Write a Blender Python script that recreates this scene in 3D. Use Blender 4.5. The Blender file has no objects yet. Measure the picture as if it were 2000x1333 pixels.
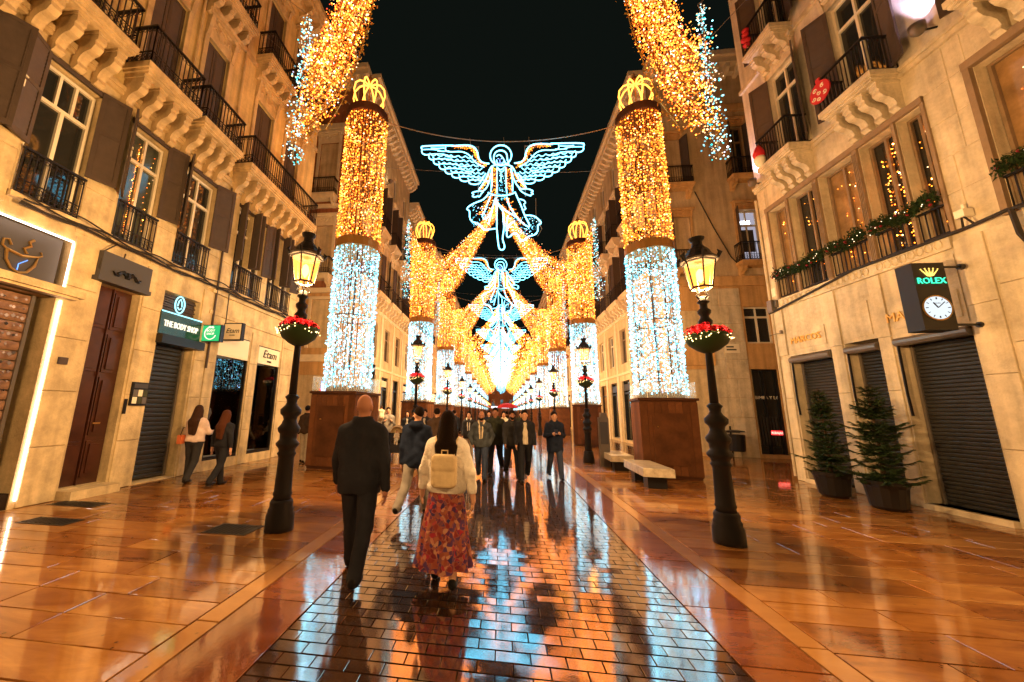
import bpy, math, random
import numpy as np
from mathutils import Vector, Matrix
random.seed(7); RNG = np.random.default_rng(7)
R_ = math.radians
sc = bpy.context.scene
COL = sc.collection

# ---------------------------------------------------------------- camera
cam_d = bpy.data.cameras.new('camera'); cam = bpy.data.objects.new('camera', cam_d); COL.objects.link(cam)
sc.camera = cam
cam_d.sensor_fit = 'HORIZONTAL'; cam_d.sensor_width = 36.0
cam_d.lens = 36.0 * 723.8 / 2000.0
cam_d.shift_x = (1000 - 886.0) / 2000.0; cam_d.shift_y = (663.5 - 666.5) / 2000.0
cam_d.clip_start = 0.05; cam_d.clip_end = 800
_p, _y, _r = 0.19068, -0.12774, 0.02193
_f = Vector((math.sin(_y)*math.cos(_p), math.cos(_y)*math.cos(_p), math.sin(_p)))
_rt = Vector((math.cos(_y), -math.sin(_y), 0)); _up = _rt.cross(_f)
_x = _rt*math.cos(_r) + _up*math.sin(_r); _u = _up*math.cos(_r) - _rt*math.sin(_r)
cam.matrix_world = Matrix.Translation((0, 0, 1.65)) @ Matrix((_x, _u, -_f)).transposed().to_4x4()

# ---------------------------------------------------------------- world, exposure
w = bpy.data.worlds.new('World'); sc.world = w; w.use_nodes = True
bg = w.node_tree.nodes['Background']
bg.inputs['Color'].default_value = (0.035, 0.05, 0.04, 1)      # night sky above a lit town
bg.inputs['Strength'].default_value = 0.03
sc.view_settings.view_transform = 'Standard'; sc.view_settings.look = 'None'
sc.view_settings.exposure = 2.0; sc.view_settings.gamma = 1.0; sc.view_settings.use_curve_mapping = False
sc.render.engine = 'CYCLES'
cy = sc.cycles
cy.use_denoising = True; cy.use_adaptive_sampling = True; cy.adaptive_threshold = .025; cy.max_bounces = 5; cy.diffuse_bounces = 2; cy.glossy_bounces = 3; cy.transmission_bounces = 3
cy.transparent_max_bounces = 6; cy.sample_clamp_indirect = 4.0; cy.sample_clamp_direct = 0.0
cy.caustics_reflective = False; cy.caustics_refractive = False; cy.blur_glossy = 0.1

# ---------------------------------------------------------------- helpers
class MB:
    def __init__(s): s.v = []; s.f = []
    def add(s, vs, fs):
        n = len(s.v); s.v += [tuple(q) for q in vs]; s.f += [tuple(i+n for i in q) for q in fs]; return s
    def box(s, x0, x1, y0, y1, z0, z1, M=None):
        if x0 > x1: x0, x1 = x1, x0
        if y0 > y1: y0, y1 = y1, y0
        if z0 > z1: z0, z1 = z1, z0
        vs = [Vector(q) for q in ((x0,y0,z0),(x1,y0,z0),(x1,y1,z0),(x0,y1,z0),(x0,y0,z1),(x1,y0,z1),(x1,y1,z1),(x0,y1,z1))]
        if M is not None: vs = [M @ q for q in vs]
        return s.add(vs, ((0,3,2,1),(4,5,6,7),(0,1,5,4),(1,2,6,5),(2,3,7,6),(3,0,4,7)))
    def quad(s, a, b, c, d): return s.add((a,b,c,d), ((0,1,2,3),))
    def prism(s, poly, x0, x1):                       # polygon in (y,z), extruded along x
        n = len(poly); vs = [(x0,a,b) for a,b in poly]+[(x1,a,b) for a,b in poly]
        fs = [(i,(i+1)%n,n+(i+1)%n,n+i) for i in range(n)]
        return s.add(vs, fs+[tuple(range(n-1,-1,-1)), tuple(range(n,2*n))])
    def lathe(s, prof, n=16, c=(0,0), sq=False, M=None):
        vs = []; fs = []
        for r, z in prof:
            for i in range(n):
                a = 2*math.pi*(i+.5)/n; k = 1.0
                if sq: k = 1/max(abs(math.cos(a)), abs(math.sin(a)))
                q = Vector((c[0]+r*k*math.cos(a), c[1]+r*k*math.sin(a), z)); vs.append(M @ q if M is not None else q)
        for j in range(len(prof)-1):
            for i in range(n):
                a = j*n+i; b = j*n+(i+1)%n; fs.append((a,b,b+n,a+n))
        fs.append(tuple(range(n-1,-1,-1))); m = (len(prof)-1)*n; fs.append(tuple(range(m,m+n)))
        return s.add(vs, fs)
    def tube(s, pts, r, n=6, closed=False):
        P = [Vector(q) for q in pts]; m = len(P); vs = []; fs = []
        rr = r if isinstance(r, (list, tuple)) else [r]*m
        nrm = None
        for i in range(m):
            if closed: t = P[(i+1)%m]-P[i-1]
            else: t = P[min(i+1,m-1)]-P[max(i-1,0)]
            if t.length < 1e-9: t = Vector((0,0,1))
            t.normalize()
            if nrm is None: nrm = t.orthogonal().normalized()
            else:
                nrm = nrm - t*nrm.dot(t)
                nrm = nrm.normalized() if nrm.length > 1e-6 else t.orthogonal().normalized()
            b = t.cross(nrm)
            for k in range(n):
                a = 2*math.pi*k/n; vs.append(P[i]+nrm*(rr[i]*math.cos(a))+b*(rr[i]*math.sin(a)))
        for i in range(m if closed else m-1):
            for k in range(n):
                a = i*n+k; b2 = i*n+(k+1)%n; j = ((i+1)%m)*n
                fs.append((a,b2,j+(k+1)%n,j+k))
        if not closed: fs += [tuple(range(n-1,-1,-1)), tuple(range((m-1)*n,m*n))]
        return s.add(vs, fs)
    def mesh(s, name, mat, smooth=False):
        me = bpy.data.meshes.new(name); me.from_pydata([tuple(q) for q in s.v], [], s.f)
        if mat: me.materials.append(mat)
        if smooth: me.polygons.foreach_set('use_smooth', [True]*len(me.polygons))
        return me
    def build(s, name, mat, parent=None, smooth=False, loc=(0,0,0), rot=(0,0,0), kind=None):
        return link(name, s.mesh(name, mat, smooth), parent, loc, rot, kind)
def link(name, me, parent=None, loc=(0,0,0), rot=(0,0,0), kind=None, scale=(1,1,1)):
    o = bpy.data.objects.new(name, me); COL.objects.link(o); o.parent = parent
    o.location = loc; o.rotation_euler = rot; o.scale = scale
    if kind: o['kind'] = kind
    return o
def tag(o, label, cat, group=None, kind=None):
    o['label'] = label; o['category'] = cat
    if group: o['group'] = group
    if kind: o['kind'] = kind
    return o
def thing(name, label, cat, loc=(0,0,0), rz=0, group=None, scale=1.0):
    o = bpy.data.objects.new(name, None); COL.objects.link(o); o.location = loc; o.rotation_euler = (0,0,rz); o.scale = (scale,)*3
    return tag(o, label, cat, group)
def dup(o, parent=None, label=None):
    c = o.copy(); COL.objects.link(c); c.parent = parent
    if parent is None and label: c['label'] = label
    for ch in o.children: dup(ch, c)
    return c
def text(body, size, mat, parent, loc, rot=(R_(90),0,0), ext=.01, align='CENTER', name='lettering', sx=1.0, shear=0):
    cu = bpy.data.curves.new(name, 'FONT'); cu.body = body; cu.size = size; cu.extrude = ext; cu.align_x = align; cu.align_y = 'CENTER'; cu.resolution_u = 2; cu.shear = shear
    o = bpy.data.objects.new(name, cu); COL.objects.link(o)
    bpy.context.view_layer.update()
    me = bpy.data.meshes.new_from_object(o.evaluated_get(bpy.context.evaluated_depsgraph_get()))
    bpy.data.objects.remove(o); me.materials.clear(); me.materials.append(mat)
    return link(name, me, parent, loc, rot, scale=(sx,1,1))

# ---------------------------------------------------------------- materials
def NT(name):
    m = bpy.data.materials.new(name); m.use_nodes = True; t = m.node_tree
    return m, t, t.nodes['Principled BSDF'], t.nodes, t.links
def setv(b, **k):
    for a, v in k.items():
        b.inputs[a.replace('_',' ')].default_value = v if not isinstance(v, tuple) else (*v, 1.0)[:4]
def plain(name, col, rough=.6, metal=0., spec=.5, bump=0., bscale=40., var=0., vscale=6., coat=0., coatr=.1, var2=None, streak=0.):
    m, t, b, N, L = NT(name); setv(b, Base_Color=col, Roughness=rough, Metallic=metal)
    b.inputs['Specular IOR Level'].default_value = spec
    if coat: b.inputs['Coat Weight'].default_value = coat; b.inputs['Coat Roughness'].default_value = coatr
    tc = N.new('ShaderNodeTexCoord')
    if var:
        n = N.new('ShaderNodeTexNoise'); n.inputs['Scale'].default_value = vscale; n.inputs['Detail'].default_value = 6; n.inputs['Roughness'].default_value = .65
        L.new(tc.outputs['Object'], n.inputs['Vector'])
        r = N.new('ShaderNodeValToRGB'); r.color_ramp.elements[0].position = .32; r.color_ramp.elements[1].position = .7
        c0 = var2 or tuple(c*(1-var) for c in col)
        r.color_ramp.elements[0].color = (*c0, 1); r.color_ramp.elements[1].color = (*[min(1,c*(1+var*.5)) for c in col], 1)
        L.new(n.outputs['Fac'], r.inputs['Fac']); L.new(r.outputs['Color'], b.inputs['Base Color'])
        if streak:      # run-off stains: noise drawn out down the wall, plus scattered patches
            mp = N.new('ShaderNodeMapping'); mp.inputs['Scale'].default_value = (5,5,.35); L.new(tc.outputs['Object'], mp.inputs['Vector'])
            s1 = N.new('ShaderNodeTexNoise'); s1.inputs['Scale'].default_value = 1.0; s1.inputs['Detail'].default_value = 5; L.new(mp.outputs[0], s1.inputs['Vector'])
            s2 = N.new('ShaderNodeTexNoise'); s2.inputs['Scale'].default_value = 14; s2.inputs['Detail'].default_value = 6; s2.inputs['Roughness'].default_value = .75; L.new(tc.outputs['Object'], s2.inputs['Vector'])
            sm = N.new('ShaderNodeMath'); sm.operation = 'MULTIPLY_ADD'; sm.inputs[1].default_value = .5; L.new(s2.outputs['Fac'], sm.inputs[0]); L.new(s1.outputs['Fac'], sm.inputs[2])
            sr = N.new('ShaderNodeMapRange'); sr.inputs[1].default_value = .58; sr.inputs[2].default_value = .86; sr.inputs[3].default_value = 1-streak; sr.inputs[4].default_value = 1.0; L.new(sm.outputs[0], sr.inputs[0])
            mu = N.new('ShaderNodeMixRGB'); mu.blend_type = 'MULTIPLY'; mu.inputs[0].default_value = 1; L.new(r.outputs['Color'], mu.inputs[1]); L.new(sr.outputs[0], mu.inputs[2]); L.new(mu.outputs[0], b.inputs['Base Color'])
    if bump:
        n2 = N.new('ShaderNodeTexNoise'); n2.inputs['Scale'].default_value = bscale; n2.inputs['Detail'].default_value = 4
        L.new(tc.outputs['Object'], n2.inputs['Vector'])
        bp = N.new('ShaderNodeBump'); bp.inputs['Strength'].default_value = bump; bp.inputs['Distance'].default_value = .02
        L.new(n2.outputs['Fac'], bp.inputs['Height']); L.new(bp.outputs['Normal'], b.inputs['Normal'])
    return m
def emit(name, col, strength, sampling='AUTO'):
    m = bpy.data.materials.new(name); m.use_nodes = True; t = m.node_tree; t.nodes.clear()
    e = t.nodes.new('ShaderNodeEmission'); o = t.nodes.new('ShaderNodeOutputMaterial')
    e.inputs['Color'].default_value = (*col, 1); e.inputs['Strength'].default_value = strength
    t.links.new(e.outputs[0], o.inputs[0]); m.cycles.emission_sampling = sampling
    return m
def bulbmat(name, strength, sampling):
    m = emit(name, (1,1,1), strength, sampling); t = m.node_tree
    a = t.nodes.new('ShaderNodeAttribute'); a.attribute_name = 'glow'
    t.links.new(a.outputs['Color'], t.nodes['Emission'].inputs['Color'])
    return m
def wetstone(name, cols, scale, rough=.42, coat=.9, coatr=.07, bump=.12, bscale=60, vein=True, wob=.25, cior=1.7):
    """stone with a film of rain water: colour differs per piece (Object Info random), veins from noise, clear wet coat"""
    m, t, b, N, L = NT(name); setv(b, Roughness=rough)
    b.inputs['Coat Weight'].default_value = coat; b.inputs['Coat Roughness'].default_value = coatr; b.inputs['Coat IOR'].default_value = cior; b.inputs['Specular IOR Level'].default_value = .15
    tc = N.new('ShaderNodeTexCoord'); oi = N.new('ShaderNodeObjectInfo'); geo = N.new('ShaderNodeNewGeometry')
    r = N.new('ShaderNodeValToRGB'); r.color_ramp.interpolation = 'LINEAR'
    els = r.color_ramp.elements
    while len(els) < len(cols): els.new(.5)
    for i, c in enumerate(cols): els[i].position = i/(len(cols)-1); els[i].color = (*c, 1)
    n = N.new('ShaderNodeTexNoise'); n.inputs['Scale'].default_value = scale; n.inputs['Detail'].default_value = 7; n.inputs['Roughness'].default_value = .7; n.inputs['Distortion'].default_value = .8
    mp = N.new('ShaderNodeMapping'); mp.inputs['Scale'].default_value = (.45, 1.6, 1)
    L.new(geo.outputs['Position'], mp.inputs['Vector']); L.new(mp.outputs[0], n.inputs['Vector'])
    ad = N.new('ShaderNodeMath'); ad.operation = 'MULTIPLY_ADD'; ad.inputs[1].default_value = .55
    sub = N.new('ShaderNodeMath'); sub.operation = 'MULTIPLY_ADD'; sub.inputs[1].default_value = 2.1; sub.inputs[2].default_value = -.82
    att = N.new('ShaderNodeAttribute'); att.attribute_name = 'rnd'
    mx = N.new('ShaderNodeMath'); mx.operation = 'ADD'; L.new(oi.outputs['Random'], mx.inputs[0]); L.new(att.outputs['Fac'], mx.inputs[1])
    fr = N.new('ShaderNodeMath'); fr.operation = 'FRACT'; L.new(mx.outputs[0], fr.inputs[0])
    L.new(n.outputs['Fac'], sub.inputs[0]); L.new(fr.outputs[0], ad.inputs[0]); L.new(sub.outputs[0], ad.inputs[2])
    L.new(ad.outputs[0], r.inputs['Fac'])
    vs = N.new('ShaderNodeTexVoronoi'); vs.inputs['Scale'].default_value = 5.5; L.new(geo.outputs['Position'], vs.inputs['Vector'])      # trodden gum and specks
    vr = N.new('ShaderNodeMapRange'); vr.inputs[1].default_value = .05; vr.inputs[2].default_value = .09; vr.inputs[3].default_value = .55; vr.inputs[4].default_value = 1.0; L.new(vs.outputs['Distance'], vr.inputs[0])
    mu = N.new('ShaderNodeMixRGB'); mu.blend_type = 'MULTIPLY'; mu.inputs[0].default_value = 1; L.new(r.outputs['Color'], mu.inputs[1]); L.new(vr.outputs[0], mu.inputs[2]); L.new(mu.outputs[0], b.inputs['Base Color'])
    # wet film: unevenly rough, gently rippled
    n2 = N.new('ShaderNodeTexNoise'); n2.inputs['Scale'].default_value = 2.2; n2.inputs['Detail'].default_value = 5
    L.new(geo.outputs['Position'], n2.inputs['Vector'])
    mr = N.new('ShaderNodeMapRange'); mr.inputs[1].default_value = .35; mr.inputs[2].default_value = .7; mr.inputs[3].default_value = coatr*.4; mr.inputs[4].default_value = coatr*2.4
    L.new(n2.outputs['Fac'], mr.inputs[0]); L.new(mr.outputs[0], b.inputs['Coat Roughness'])
    n3 = N.new('ShaderNodeTexNoise'); n3.inputs['Scale'].default_value = bscale; n3.inputs['Detail'].default_value = 3
    L.new(geo.outputs['Position'], n3.inputs['Vector'])
    n4 = N.new('ShaderNodeTexNoise'); n4.inputs['Scale'].default_value = 19; n4.inputs['Detail'].default_value = 4
    L.new(geo.outputs['Position'], n4.inputs['Vector'])
    b1 = N.new('ShaderNodeBump'); b1.inputs['Strength'].default_value = bump; b1.inputs['Distance'].default_value = .01
    b2 = N.new('ShaderNodeBump'); b2.inputs['Strength'].default_value = wob; b2.inputs['Distance'].default_value = .01
    L.new(n3.outputs['Fac'], b1.inputs['Height']); L.new(n4.outputs['Fac'], b2.inputs['Height']); L.new(b2.outputs[0], b1.inputs['Normal'])
    L.new(b1.outputs[0], b.inputs['Coat Normal']); L.new(b1.outputs[0], b.inputs['Normal'])
    return m
M = {}
M['grout'] = plain('grout', (.022,.014,.009), .9, spec=.1)
M['slab'] = wetstone('marble_slab', [(.09,.025,.0035),(.17,.058,.010),(.24,.095,.020),(.33,.155,.040)], 2.6, coatr=.042, bump=.010, wob=.03, cior=2.8)
M['border'] = wetstone('border_slab', [(.075,.016,.003),(.125,.031,.006),(.19,.06,.014)], 3.0, coatr=.05, bump=.012, wob=.03, cior=3.1)
M['strip'] = wetstone('pale_strip', [(.22,.09,.022),(.31,.15,.045)], 1.6, coatr=.045, bump=.012, wob=.03, cior=2.0)
M['brick'] = wetstone('dark_paver', [(.014,.006,.0025),(.03,.0125,.005),(.055,.024,.009)], 3.0, rough=.5, coat=1.0, coatr=.046, bump=.014, bscale=95, wob=.018, cior=4.6)
M['plasterA'] = plain('ochre_plaster', (.74,.53,.23), .85, var=.28, vscale=1.3, bump=.25, bscale=60, streak=.3)
M['stoneA'] = plain('cream_stone', (.62,.47,.26), .8, var=.32, vscale=2.2, bump=.35, bscale=35, streak=.3)
M['mouldA'] = plain('ochre_moulding', (.58,.41,.21), .8, var=.2, vscale=3, bump=.15, streak=.3)
M['plasterC'] = plain('pale_plaster', (.66,.55,.42), .85, var=.2, vscale=1.1, bump=.25, bscale=70, streak=.3)
M['stoneC'] = plain('pale_limestone', (.64,.52,.35), .75, var=.26, vscale=1.8, bump=.3, bscale=45, streak=.3)
M['frameC'] = plain('brown_stone_frame', (.25,.165,.095), .7, var=.2, vscale=5, bump=.15)
M['plasterB'] = plain('rust_red_plaster', (.38,.14,.06), .85, var=.25, vscale=1.5, bump=.2, streak=.3)
M['plasterB2'] = plain('sand_plaster', (.64,.48,.27), .85, var=.25, vscale=1.4, bump=.2, streak=.3)
M['plasterD'] = plain('tan_plaster', (.60,.43,.24), .85, var=.22, vscale=1.2, bump=.2, streak=.3)
M['plasterD2'] = plain('orange_plaster', (.60,.34,.13), .85, var=.2, vscale=1.2, bump=.2, streak=.3)
M['trim'] = plain('cream_trim', (.70,.56,.36), .75, var=.15, vscale=4)
M['shutter'] = plain('dark_brown_shutter', (.068,.048,.037), .55, var=.2, vscale=8, bump=.1)
M['iron'] = plain('black_iron', (.018,.016,.015), .45, metal=.4)
M['white_frame'] = plain('white_window_frame', (.66,.58,.44), .5)
M['glass'] = plain('dark_window_glass', (.018,.018,.016), .04, spec=.7)
M['glass_warm'] = plain('curtained_glass', (.30,.17,.07), .12, spec=.6, var=.4, vscale=3)
M['glass_dim'] = plain('dull_glass', (.06,.065,.045), .1, spec=.6, var=.5, vscale=2)
M['roller'] = plain('grey_roller_slat', (.055,.052,.046), .45, metal=.5, var=.2, vscale=2)
M['roller_box'] = plain('roller_box_metal', (.22,.19,.16), .35, metal=.6)
M['door_wood'] = plain('dark_mahogany', (.055,.018,.010), .3, var=.35, vscale=5, coat=.4, coatr=.15)
M['slate'] = plain('slate_sign_panel', (.06,.055,.055), .6)
M['wood'] = plain('stained_plywood', (.115,.042,.016), .72, var=.45, vscale=3.0, bump=.15, bscale=30)
_t = M['wood'].node_tree; _b = _t.nodes['Principled BSDF']; _l = _b.inputs['Base Color'].links[0].from_socket      # every board a little different
_oi = _t.nodes.new('ShaderNodeObjectInfo'); _mr = _t.nodes.new('ShaderNodeMapRange'); _mr.inputs[3].default_value = .62; _mr.inputs[4].default_value = 1.25; _mm = _t.nodes.new('ShaderNodeMixRGB'); _mm.blend_type = 'MULTIPLY'; _mm.inputs[0].default_value = 1
_t.links.new(_oi.outputs['Random'], _mr.inputs[0]); _t.links.new(_l, _mm.inputs[1]); _t.links.new(_mr.outputs[0], _mm.inputs[2]); _t.links.new(_mm.outputs[0], _b.inputs['Base Color'])
M['wood_dark'] = plain('dark_wood_edge', (.05,.018,.008), .6)
M['gold_metal'] = plain('brass', (.55,.33,.10), .35, metal=.8)
M['gold_letter'] = plain('gold_letter', (.80,.46,.12), .4, metal=.15)
M['ring_gold'] = plain('bronze_ring', (.32,.16,.04), .4, metal=.6)
M['acrylic'] = plain('clear_acrylic', (.8,.85,.85), .05)
_t = M['acrylic'].node_tree; _b = _t.nodes['Principled BSDF']; _b.inputs['Alpha'].default_value = .14
M['stone_bench'] = plain('bench_stone', (.46,.38,.27), .35, var=.4, vscale=6, coat=.6, coatr=.1)
M['pot'] = plain('black_pot', (.012,.010,.009), .4)
M['needle'] = plain('fir_needles', (.045,.075,.026), .6, var=.5, vscale=9)
M['bark'] = plain('bark', (.06,.035,.02), .9)
M['bauble_red'] = plain('dark_red_bauble', (.20,.010,.014), .3)
M['poinsettia'] = plain('red_bracts', (.42,.012,.02), .5, var=.4, vscale=20)
M['leaf_dark'] = plain('dark_green_leaf', (.018,.035,.012), .55)
M['leaf_gold'] = plain('gold_leaf_foil', (.62,.36,.07), .35, metal=.5)
M['lampglass'] = emit('lantern_glass', (1,.32,.05), .42)
_t = M['lampglass'].node_tree; _a = _t.nodes.new('ShaderNodeAddShader'); _tr = _t.nodes.new('ShaderNodeBsdfTransparent'); _tr.inputs[0].default_value = (.85,.8,.7,1)
_t.links.new(_t.nodes['Emission'].outputs[0], _a.inputs[0]); _t.links.new(_tr.outputs[0], _a.inputs[1]); _t.links.new(_a.outputs[0], _t.nodes['Material Output'].inputs[0])
M['black'] = plain('black_paint', (.01,.01,.01), .4)
M['cable'] = plain('cable_rubber', (.03,.025,.02), .7)
M['wire'] = plain('steel_wire', (.30,.27,.24), .4, metal=.6)
M['white_sign'] = plain('white_sign_board', (.75,.66,.5), .5)
M['cream_board'] = plain('cream_sign_board', (.72,.62,.45), .6)
M['led'] = emit('white_led_strip', (1,.76,.62), 3.2)
M['led_red'] = emit('red_led', (1,.03,.03), 0.83)
M['led_white'] = emit('lit_white_panel', (.85,.92,1), 0.66)
M['led_blue'] = emit('lit_blue_panel', (.15,.35,1), 0.66)
M['green_lit'] = emit('green_lit_letters', (.05,.95,.45), 0.53)
M['gold_lit'] = emit('gold_lit_mark', (1,.62,.12), 0.53)
M['cyan_lit'] = emit('cyan_lit_logo', (.35,.9,1), 0.59)
M['clock_face'] = emit('lit_clock_face', (.86,.95,1), 0.27)
M['letters_lit'] = emit('lit_letters', (1,.86,.62), 0.43)
M['sign_green'] = plain('dark_green_sign', (.01,.035,.02), .2, coat=.5)
M['green_box'] = emit('green_lit_box', (.02,.30,.09), .55)
M['room_lit'] = emit('lit_office', (.62,.58,.70), 0.17)
M['tube_lit'] = emit('ceiling_tube', (.9,.95,1), 4)
M['neon'] = emit('white_blue_rope_light', (.16,.70,1.0), 1.7)
M['neon_gold'] = emit('amber_rope_light', (1,.30,.035), 1.5)
M['bulb'] = bulbmat('fairy_bulb', 1.0, 'AUTO')
M['bulb_far'] = bulbmat('fairy_bulb_far', 1.0, 'NONE')
M['bulb_small'] = bulbmat('fairy_bulb_small', 1.0, 'NONE')
M['skin'] = plain('skin', (.45,.23,.14), .5)
M['skin2'] = plain('skin_tan', (.30,.13,.075), .5)

def shopglass():
    m = bpy.data.materials.new('shop_window_glass'); m.use_nodes = True; t = m.node_tree; t.nodes.clear(); N = t.nodes
    o = N.new('ShaderNodeOutputMaterial'); mx = N.new('ShaderNodeMixShader'); tr = N.new('ShaderNodeBsdfTransparent'); gl = N.new('ShaderNodeBsdfGlossy'); fr = N.new('ShaderNodeFresnel')
    fr.inputs['IOR'].default_value = 1.9; tr.inputs[0].default_value = (.72,.74,.7,1); gl.inputs['Roughness'].default_value = .02
    t.links.new(fr.outputs[0], mx.inputs[0]); t.links.new(tr.outputs[0], mx.inputs[1]); t.links.new(gl.outputs[0], mx.inputs[2]); t.links.new(mx.outputs[0], o.inputs[0]); return m
M['shop_glass'] = shopglass()
M['glowing_shop_back'] = plain('glowing_shop_back', (.34,.26,.15), .8, var=.3, vscale=2)

_b = M['glowing_shop_back'].node_tree.nodes['Principled BSDF']; _b.inputs['Emission Color'].default_value = (1,.72,.42,1); _b.inputs['Emission Strength'].default_value = .028     # the back wall itself glows in place of dim light inside the shop
# ================================================================ the ground
g_ = MB(); g_.quad((-160,-60,-.03),(160,-60,-.03),(160,320,-.03),(-160,320,-.03))
o = g_.build('ground', M['grout']); o['kind'] = 'structure'; o['label'] = 'dark wet joint bed under the paving'
def piece_mesh(name, lx, ly, mat, t=.03, bev=.0025):
    a, b = lx/2, ly/2; m = MB()
    m.add([(-a,-b,-t),(a,-b,-t),(a,b,-t),(-a,b,-t),(-a,-b,-bev),(a,-b,-bev),(a,b,-bev),(-a,b,-bev),
           (-a+bev,-b+bev,0),(a-bev,-b+bev,0),(a-bev,b-bev,0),(-a+bev,b-bev,0)],
          [(0,1,5,4),(1,2,6,5),(2,3,7,6),(3,0,4,7),(4,5,9,8),(5,6,10,9),(6,7,11,10),(7,4,8,11),(8,9,10,11)])
    return m.mesh(name, mat)
_pm = {}
def piece(name, parent, x, y, lx, ly, mat, gap=.012, tilt=.0014, pitch=None):
    k = (round(lx,2), round(ly,2), mat.name)
    if k not in _pm: _pm[k] = piece_mesh(name, k[0]-gap, k[1]-gap, mat)
    return link(name, _pm[k], parent, (x, y, random.uniform(-.0012,.0012)), (random.gauss(0,pitch or tilt), random.gauss(0,tilt), 0))
def far_pieces(name, parent, rects, mat, gap=.010, pitch=.0015):
    vs = np.zeros((len(rects)*4,3), np.float32); rn = np.zeros(len(rects)*4, np.float32)
    for i, (x,y,lx,ly) in enumerate(rects):
        a, b = lx/2-gap/2, ly/2-gap/2; tx, ty = random.gauss(0,.002), random.gauss(0,pitch)
        for j, (sx,sy) in enumerate(((-1,-1),(1,-1),(1,1),(-1,1))):
            vs[i*4+j] = (x+sx*a, y+sy*b, -.002+sx*a*tx+sy*b*ty)
        rn[i*4:i*4+4] = random.random()
    me = bpy.data.meshes.new(name); me.from_pydata(vs.tolist(), [], [tuple(range(i*4,i*4+4)) for i in range(len(rects))])
    me.attributes.new('rnd','FLOAT','POINT').data.foreach_set('value', rn); me.materials.append(mat)
    return link(name, me, parent, kind='stuff')
def sheet(name, x0, x1, y0, y1, z, mat, label):
    m = MB(); m.quad((x0,y0,z),(x1,y0,z),(x1,y1,z),(x0,y1,z)); o = m.build(name, mat); o['kind'] = 'structure'; o['label'] = label; return o
# central band of dark pavers
cb = sheet('central_paving', -1.6, 1.6, -3, 160, -.022, M['grout'], 'band of small dark wet pavers along the street middle')
rects = []; row = 0; y = 1.0; npv = 0
while y < 30:
    c = -1.6 + (.12 if row % 2 else .24); cuts = [-1.6]
    while c < 1.55: cuts.append(c); c += .24
    cuts.append(1.6)
    for a, b in zip(cuts[:-1], cuts[1:]):
        if y > 2.2 and npv < 300: piece('paver', cb, (a+b)/2, y+.0625, b-a, .125, M['brick'], tilt=.003, pitch=.010, gap=.006); npv += 1
        else: rects.append(((a+b)/2, y+.0625, b-a, .125))
    y += .125; row += 1
while y < 130:
    rects.append((0, y+.4, 3.2, .8)); y += .8
far_pieces('distant_pavers', cb, rects, M['brick'], pitch=.005)
for side, nm in ((-1,'left'), (1,'right')):
    bs = sheet('border_paving_'+nm, *sorted((side*1.602, side*2.168)), -3, 160, -.021, M['grout'], 'row of rust coloured wet slabs bordering the pavers, %s side' % nm)
    y = 1.2; rects = []
    while y < 130:
        l = random.choice((.8,.95,1.1))
        if y < 18: piece('slab', bs, side*1.885, y+l/2, .565, l, M['border'])
        else: rects.append((side*1.885, y+l/2, .565, l))
        y += l
    far_pieces('distant_slabs', bs, rects, M['border'])
    ks = sheet('drain_strip_'+nm, *sorted((side*2.172, side*2.368)), -3, 160, -.020, M['grout'], 'narrow pale stone strip between two joints, %s side' % nm)
    y = 1.0; rects = []
    while y < 130:
        l = random.choice((1.0,1.2))
        if y < 18: piece('slab', ks, side*2.27, y+l/2, .196, l, M['strip'])
        else: rects.append((side*2.27, y+l/2, .196, l))
        y += l
    far_pieces('distant_slabs', ks, rects, M['strip'])
    XO = 7.7 if side < 0 else 8.6
    ps = sheet('side_paving_'+nm, *sorted((side*2.372, side*XO)), -6, 160, -.023, M['grout'], 'wide wet marble paving in front of the shops, %s side' % nm)
    y = .6; row = 0; rects = []
    while y < 60:
        d = random.choice((.28,.34,.34,.42)); x = 2.372
        while x < XO-.05:
            l = random.choice((.7,.9,1.1,1.3))
            if x+l > XO-.35: l = XO-x
            l = round(l,2)
            if y < 15: piece('slab', ps, side*(x+l/2), y+d/2, l, d, M['slab'])
            else: rects.append((side*(x+l/2), y+d/2, l, d))
            x += l
        y += d; row += 1
    # side street mouths
    y2 = 12.4
    while y2 < 17.6:
        x = XO
        while x < 16: rects.append((side*(x+.5), y2+.25, 1.0, .5)); x += 1.0
        y2 += .5
    far_pieces('distant_slabs', ps, rects, M['slab'])
# iron covers let into the left pavement
for lab, (x,y), (lx,ly) in (('dark cast iron access cover beside the left lantern post', (-3.62,5.05), (.62,.42)),
                       ('dark access cover near the coffee shop, closer to the camera', (-6.3,4.88), (.75,.3)),
                       ('dark access cover in front of the panelled door', (-6.95,5.75), (.85,.3))):
    t = thing('access_cover', lab, 'manhole cover', (x,y,.002), 0, 'access covers in the pavement')
    m = MB(); m.box(-lx/2,lx/2,-ly/2,ly/2,-.02,.004); m.build('cover', M['black'], t)
    m = MB()
    for i in range(9): m.box(-lx/2+.04+i*(lx-.08)/9, -lx/2+.04+(i+.5)*(lx-.08)/9, -ly/2+.04, ly/2-.04, .005, .009)
    m.build('ribs', M['iron'], t)

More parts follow.
